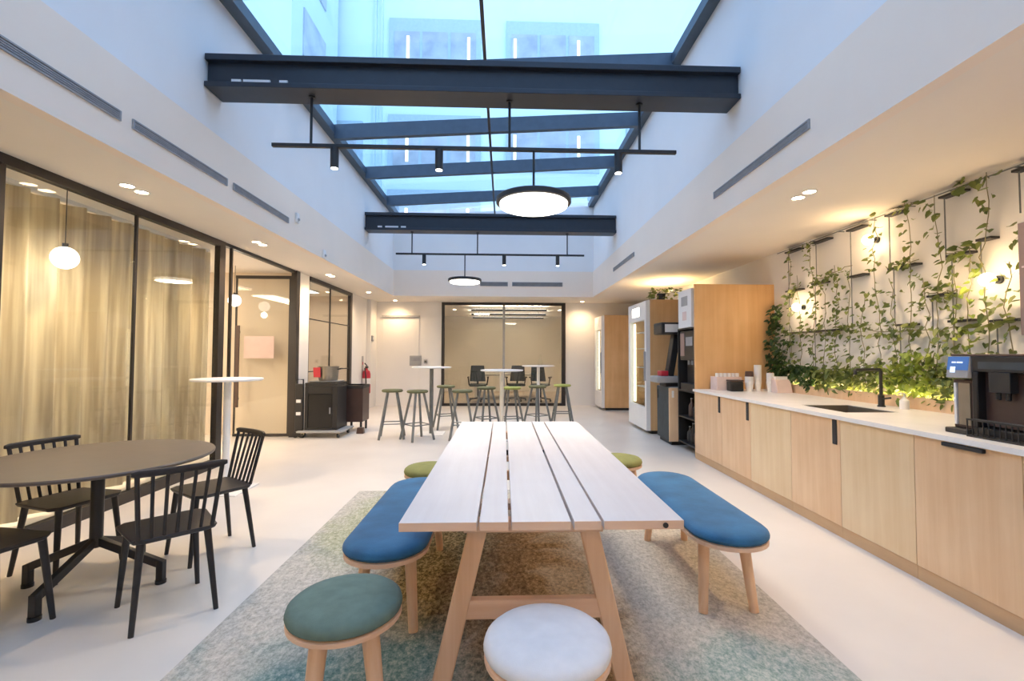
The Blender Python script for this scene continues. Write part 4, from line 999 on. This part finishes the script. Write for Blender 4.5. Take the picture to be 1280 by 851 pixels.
LED = [(5.46, 5.74, 2.63, 0.5, 'black ledge top row, nearest the birch panel'), (4.96, 5.22, 2.63, 0.5, 'black ledge top row, second from the birch panel'),
       (4.46, 4.68, 2.63, 0.5, 'black ledge top row, third from the birch panel'), (4.02, 4.19, 2.64, 0.52, 'black ledge top row, fourth from the birch panel'),
       (3.45, 3.65, 2.63, 0.52, 'black ledge top row, fifth from the birch panel, leafy'), (2.90, 3.10, 2.63, 0.3, 'black ledge top row at the right edge of the photo'),
       (4.46, 4.68, 2.15, 0.5, 'black ledge upper middle row under the third top ledge'), (3.88, 4.17, 2.14, 0.5, 'black ledge upper middle row right of the upper lamp, leafy'),
       (3.41, 3.60, 2.14, 0.5, 'black ledge upper middle row above the right lamp'), (5.46, 5.74, 2.14, 0.5, 'black ledge upper middle row nearest the birch panel'),
       (5.02, 5.24, 2.16, 0.5, 'black ledge upper middle row, second from the birch panel'), (3.58, 3.78, 1.84, 0.3, 'leaf-covered black ledge halfway down left of the right lamp'),
       (3.41, 3.60, 1.62, 0.5, 'black ledge lower row below the right lamp'), (3.92, 4.10, 1.62, 0.5, 'black ledge lower row in the middle of the wall'),
       (3.25, 3.36, 2.21, 0.3, 'short black ledge high at the right end'), (5.44, 5.74, 1.62, 0.5, 'black ledge lower row nearest the birch panel'),
       (4.80, 5.30, 1.62, 0.5, 'long black ledge lower row, second from the birch panel'), (3.05, 3.28, 1.60, 0.5, 'black ledge lower row at the right end by the coffee machine')]
for a in LED: ledge(*a)
# long thin horizontal wire along the top
t = thing('support_wire', 'thin dark wire strung along the top of the plant wall', 'wire', (WALLX-0.07, 2.4, 2.655))
MB().tube([(0, 0, 0.0), (0, 3.5, 0)], 0.005, 6).build('wire', M['stoolmetal'], t)
for i in range(8): MB().tube([(0.068, 0.25+i*0.43, 0), (0, 0.25+i*0.43, 0)], 0.006, 6).build('wall_pin', M['stoolmetal'], t)
PT = 0.955
VN = [(5.62, 2.66, 0.55, 0.055, 'thin vine rising to the top ledge nearest the birch panel', 'leaf'),
      (5.44, 2.30, 0.55, 0.055, 'short vine just right of the first ledge column', 'leaf'),
      (5.20, 2.66, 1.0, 0.055, 'leafy vine climbing to the second top ledge', 'leaf'),
      (5.02, 2.12, 0.8, 0.055, 'vine below the second ledge of the upper middle row', 'leaf'),
      (4.82, 2.30, 1.3, 0.058, 'dense vine between second and third ledge columns', 'leaf'),
      (4.64, 2.22, 0.9, 0.055, 'vine left of the upper wall lamp', 'leaf'),
      (4.46, 1.95, 1.0, 0.055, 'mid-height vine under the upper wall lamp', 'leaf'),
      (4.27, 2.66, 0.75, 0.060, 'tall vine right beside the upper wall lamp', 'leaf'),
      (4.10, 2.05, 1.1, 0.058, 'mid-height vine under the leafy middle ledge', 'leaf'),
      (3.92, 2.70, 0.55, 0.055, 'tall sparse vine right of the fourth top ledge', 'leaf'),
      (3.78, 2.00, 0.8, 0.058, 'mid-height vine in the middle right of the wall', 'leaf'),
      (3.66, 2.66, 0.55, 0.066, 'tall vine hanging from the fifth top ledge', 'leaf'),
      (3.52, 2.05, 0.9, 0.062, 'mid-height vine left of the right wall lamp', 'leaf'),
      (3.40, 2.20, 0.6, 0.070, 'large-leaved vine directly over the right wall lamp', 'leafbright'),
      (3.27, 2.68, 0.50, 0.075, 'large-leaved tall vine right of the fifth top ledge', 'leaf'),
      (3.12, 2.00, 0.8, 0.066, 'vine at right end just behind the coffee machine', 'leaf'),
      (2.98, 2.30, 0.7, 0.066, 'vine cut by the right edge of the photo', 'leaf'),
      (2.78, 2.20, 0.7, 0.066, 'vine beside the mauve wall cupboard', 'leaf')]
for y, z, dn, s, l, mt in VN: vine(y, z, PT, l, dn*1.15, s*0.82, mt)
# dark ivy column in front of the birch panel
vine(5.92, 1.98, PT, 'dense dark ivy column beside the tall birch panel', 5.2, 0.06, 'leafdark', 0.05, 'ivy_plant', 0.13, 'bushy planter plants')
vine(5.76, 1.55, PT, 'low dark ivy beside the dense ivy column', 3.0, 0.055, 'leafdark', 0.05, 'ivy_plant', 0.12, 'bushy planter plants')
# trailing across the wall
def garland(y0, z0, y1, z1, sag, label, cnt, size, mat='leaf'):
    rnd = random.Random(int(y0*991)+int(z0*313))
    t = thing('trailing_vine', label, 'plant', (WALLX-0.07, y0, z0), 0, 'vines trailing sideways across the plant wall')
    n = 14; pts = []
    for i in range(n+1):
        f = i/n; pts.append((rnd.uniform(-0.02, 0.02), (y1-y0)*f, (z1-z0)*f - sag*4*f*(1-f) + rnd.uniform(-0.015, 0.015)))
    MB().tube(pts, 0.004, 5).build('stem', M['stem'], t)
    m = MB()
    for i in range(cnt):
        f = rnd.random()*n; k = min(n-1, int(f)); p = Vector(pts[k]).lerp(Vector(pts[k+1]), f-k) + Vector((rnd.uniform(-0.04, 0.02), 0, rnd.uniform(-0.05, 0.05)))
        ang = rnd.uniform(0, 2*PI)
        leaf(m.bm, p, (-0.5, math.cos(ang)*0.8, -0.4+0.5*math.sin(ang)), size*rnd.uniform(0.7, 1.2), rnd.uniform(-0.9, 0.9))
    m.build('leaves', M[mat], t)
garland(5.75, 1.62, 4.40, 1.64, 0.03, 'vine trailing along the lower ledges of the far half', 46, 0.055)
garland(4.45, 1.60, 3.05, 1.60, 0.04, 'vine trailing along the lower ledges of the near half', 34, 0.06)
garland(5.25, 2.18, 4.62, 2.26, 0.0, 'vine trailing from the second middle ledge to the right', 20, 0.055)
garland(5.85, 1.95, 5.45, 2.18, 0.0, 'vine climbing from the ivy column to the first middle ledge', 14, 0.055)
garland(4.20, 2.16, 3.86, 2.17, 0.0, 'leaves trailing over the ledge right of the upper lamp', 16, 0.06)
garland(4.10, 2.74-0.06, 3.80, 2.70-0.06, 0.0, 'vine looping between the fourth and fifth top ledges', 9, 0.055)
garland(3.55, 2.655, 3.25, 2.655, 0.0, 'leaves trailing right from the fifth top ledge', 10, 0.075)
garland(3.60, 2.16, 3.36, 2.16, 0.0, 'leaves trailing over the ledge above the right lamp', 10, 0.075)
garland(3.8, 1.86, 3.5, 1.85, 0.0, 'leaves lying along the halfway ledge left of right lamp', 12, 0.06)
# bushes in the trough
def bush(y, h, label, mat, cnt=125, size=0.06, wid=0.17):
    rnd = random.Random(int(y*3571))
    t = thing('planter_bush', label, 'plant', (WALLX-0.085, y, PT), 0, 'bushy planter plants')
    m = MB()
    for i in range(7):
        a = rnd.uniform(-1, 1); m.tube([(0, a*0.03, 0), (rnd.uniform(-0.04, 0.02), a*0.07, h*0.5), (rnd.uniform(-0.05, 0.03), a*wid*0.8, h*rnd.uniform(0.7, 1))], 0.004, 5)
    m.build('stems', M['stem'], t)
    m = MB()
    for i in range(cnt):
        ang = rnd.uniform(0, 2*PI); zz = h*rnd.random()**0.8
        p = Vector((rnd.uniform(-0.09, 0.035), rnd.uniform(-wid, wid)*(0.6+0.4*zz/h), zz))
        leaf(m.bm, p, (-0.5, math.cos(ang), -0.2+0.8*math.sin(ang)), size*rnd.uniform(0.7, 1.2), rnd.uniform(-1, 1))
    m.build('leaves', M[mat], t)
BU = [(5.55, 0.26, 'dark bush at the far end of the planter trough', 'leafdark'), (5.25, 0.26, 'second dark bush from the far end of the trough', 'leafdark'),
      (4.95, 0.24, 'bush in the trough behind the cup stacks side, third from far end', 'leaf'), (4.65, 0.26, 'bush in the trough, fourth from far end', 'leaf'),
      (4.36, 0.30, 'bush in the trough just beyond the tap', 'leaf'), (4.05, 0.30, 'bush in the trough directly behind the tap', 'leafbright'),
      (3.78, 0.42, 'bright yellow-green fern bush right of the tap', 'leafbright'), (3.52, 0.30, 'dark green bush next to the bright fern', 'leaf'),
      (3.25, 0.30, 'bush in the trough behind the coffee machine', 'leaf'), (2.95, 0.28, 'bush in the trough hidden behind the coffee machine display', 'leaf')]
for y, h, l, mt in BU: bush(y, h, l, mt)
# plant on top of the fridge
t = thing('trailing_plant', 'small leafy plant trailing on top of the lit fridge', 'plant', (2.72, 8.0, 2.29))
MB().lathe([(0, 0), (0.06, 0), (0.075, 0.11), (0.065, 0.11), (0.06, 0.09), (0, 0.09)], n=18).build('pot', M['black'], t)
rnd = random.Random(5); m = MB()
for i in range(70):
    a = rnd.uniform(0, 2*PI); p = (rnd.uniform(-0.22, 0.35), rnd.uniform(-0.08, 0.1), rnd.uniform(0.03, 0.20))
    leaf(m.bm, p, (math.cos(a), math.sin(a)-0.5, rnd.uniform(-0.4, 0.4)), rnd.uniform(0.05, 0.08), rnd.uniform(-1, 1))
m.build('leaves', M['leaf'], t)
# wall lamps among the plants
def wall_lamp(y, z, label, p=5):
    t = thing('wall_lamp', label, 'wall lamp', (WALLX, y, z), 0, 'globe lamps on the plant wall')
    MB().sphere((-0.10, 0, 0), 0.048, 18, 12).build('globe', M['bulb'], t)
    m = MB(); m.tube([(-0.002,0,0), (-0.02,0,0)], 0.03, 16); m.tube([(-0.02,0,0), (-0.06,0,0)], 0.014, 10); m.build('bracket', M['black'], t)
    light('lamp', 'POINT', (-0.23, 0, 0), p, (1, 0.66, 0.34), t, shadow_soft_size=0.04)
wall_lamp(4.36, 2.46, 'upper glowing globe lamp among the vines, under the top ledges')
wall_lamp(5.48, 1.92, 'left glowing globe lamp among the vines near the birch panel')
wall_lamp(3.26, 1.90, 'right glowing globe lamp among the vines above the coffee machine')

# ------------------------------------------------------------------ buildings seen through the roof
t = thing('neighbour_building', 'pale building with grouped windows seen through the glass roof', 'building', (0, 18.5, 0))
MB().box((-14, 0, 3.2), (14, 0.4, 21)).build('facade_wall', M['facade'], t, smooth=False)
def win(x0, x1, z0, z1, n, glints):
    w = MB().box((x0, -0.12, z0), (x1, 0, z1)).build('window_surround', M['reveal'], t, smooth=False)
    W = (x1-x0-0.3)/n
    for i in range(n):
        a = x0+0.15+i*W
        MB().box((a+0.06, -0.14, z0+0.15), (a+W-0.06, -0.12, z1-0.55)).build('window_pane', M['winpane'], w, smooth=False)
    for x in glints:
        MB().box((x, -0.17, z0+0.3), (x+0.11, -0.14, z1-0.75)).build('lamp_reflection', M['lampglint'], w, smooth=False)  # glowing strips put in for lamp reflections
for z0, z1 in ((12.0, 14.7), (8.6, 10.8), (5.8, 7.8)):
    win(-4.6, -0.95, z0, z1, 3, (-3.9, -1.5)); win(0.05, 3.8, z0, z1, 3, (0.35, 2.9))
    if z0 < 10:
        win(-8.6, -5.6, z0+0.1, z1-0.3, 2, ())
        win(4.9, 8.2, z0, z1, 3, (5.4,))
for x in (-5.2, -4.95): MB().box((x, -0.1, 3.2), (x+0.1, 0, 21)).build('downpipe', M['facade2'], t, smooth=False)
t = thing('courtyard_wing', 'pale wing of a building seen at upper left through the glass roof', 'building', (-9.5, 14.2, 3.2))
MB().box((-3, 0, 0), (3.0, 3.9, 17)).build('wing_wall', M['facade2'], t, smooth=False)
m = MB()
for k in range(5): m.box((2.98, 0.8, 1.5+k*3.0), (3.05, 2.6, 3.3+k*3.0))
m.build('window_band', M['winpane'], t, smooth=False)

# ------------------------------------------------------------------ world, camera
w = bpy.data.worlds.new('World'); SC.world = w; w.use_nodes = True
nt = w.node_tree; bg = nt.nodes['Background']
tc = N(nt, 'ShaderNodeTexCoord'); sp = N(nt, 'ShaderNodeSeparateXYZ'); nt.links.new(tc.outputs['Generated'], sp.inputs[0])
c = ramp(nt, sp.outputs[2], [(0.0, (0.60, 0.72, 0.98)), (0.5, (0.50, 0.65, 1.0)), (1.0, (0.46, 0.62, 1.0))])
nt.links.new(c, bg.inputs['Color']); bg.inputs['Strength'].default_value = 2.7

F, CX, CY, YAW, PITCH, ROLL = 586.57, 651.29, 422.31, -0.03674, 0.03437, 0.00291
cy_, sy_, cp, sp_ = math.cos(YAW), math.sin(YAW), math.cos(PITCH), math.sin(PITCH)
f = Vector((-sy_*cp, cy_*cp, sp_)); r = Vector((cy_, sy_, 0)); u = r.cross(f)
r2 = r*math.cos(ROLL) + u*math.sin(ROLL); u2 = u*math.cos(ROLL) - r*math.sin(ROLL)
cam = bpy.data.cameras.new('camera'); co = bpy.data.objects.new('camera', cam); COL.objects.link(co)
mt = Matrix.Identity(4)
for i in range(3): mt[i][0], mt[i][1], mt[i][2] = r2[i], u2[i], -f[i]
mt[0][3], mt[1][3], mt[2][3] = 0, 0, 1.35
co.matrix_world = mt
cam.sensor_fit = 'HORIZONTAL'; cam.sensor_width = 36; cam.lens = F/1280*36
cam.shift_x = -(CX-640)/1280; cam.shift_y = (CY-425.5)/1280; cam.clip_start = 0.05
SC.camera = co
SC.view_settings.view_transform = 'Standard'; SC.view_settings.look = 'None'; SC.view_settings.gamma = 1
SC.view_settings.use_curve_mapping = False; SC.view_settings.exposure = 0.03
SC.cycles.max_bounces = 10; SC.cycles.diffuse_bounces = 5; SC.cycles.glossy_bounces = 4; SC.cycles.transparent_max_bounces = 16
SC.cycles.sample_clamp_indirect = 6.0
SC.cycles.caustics_reflective = False; SC.cycles.caustics_refractive = False
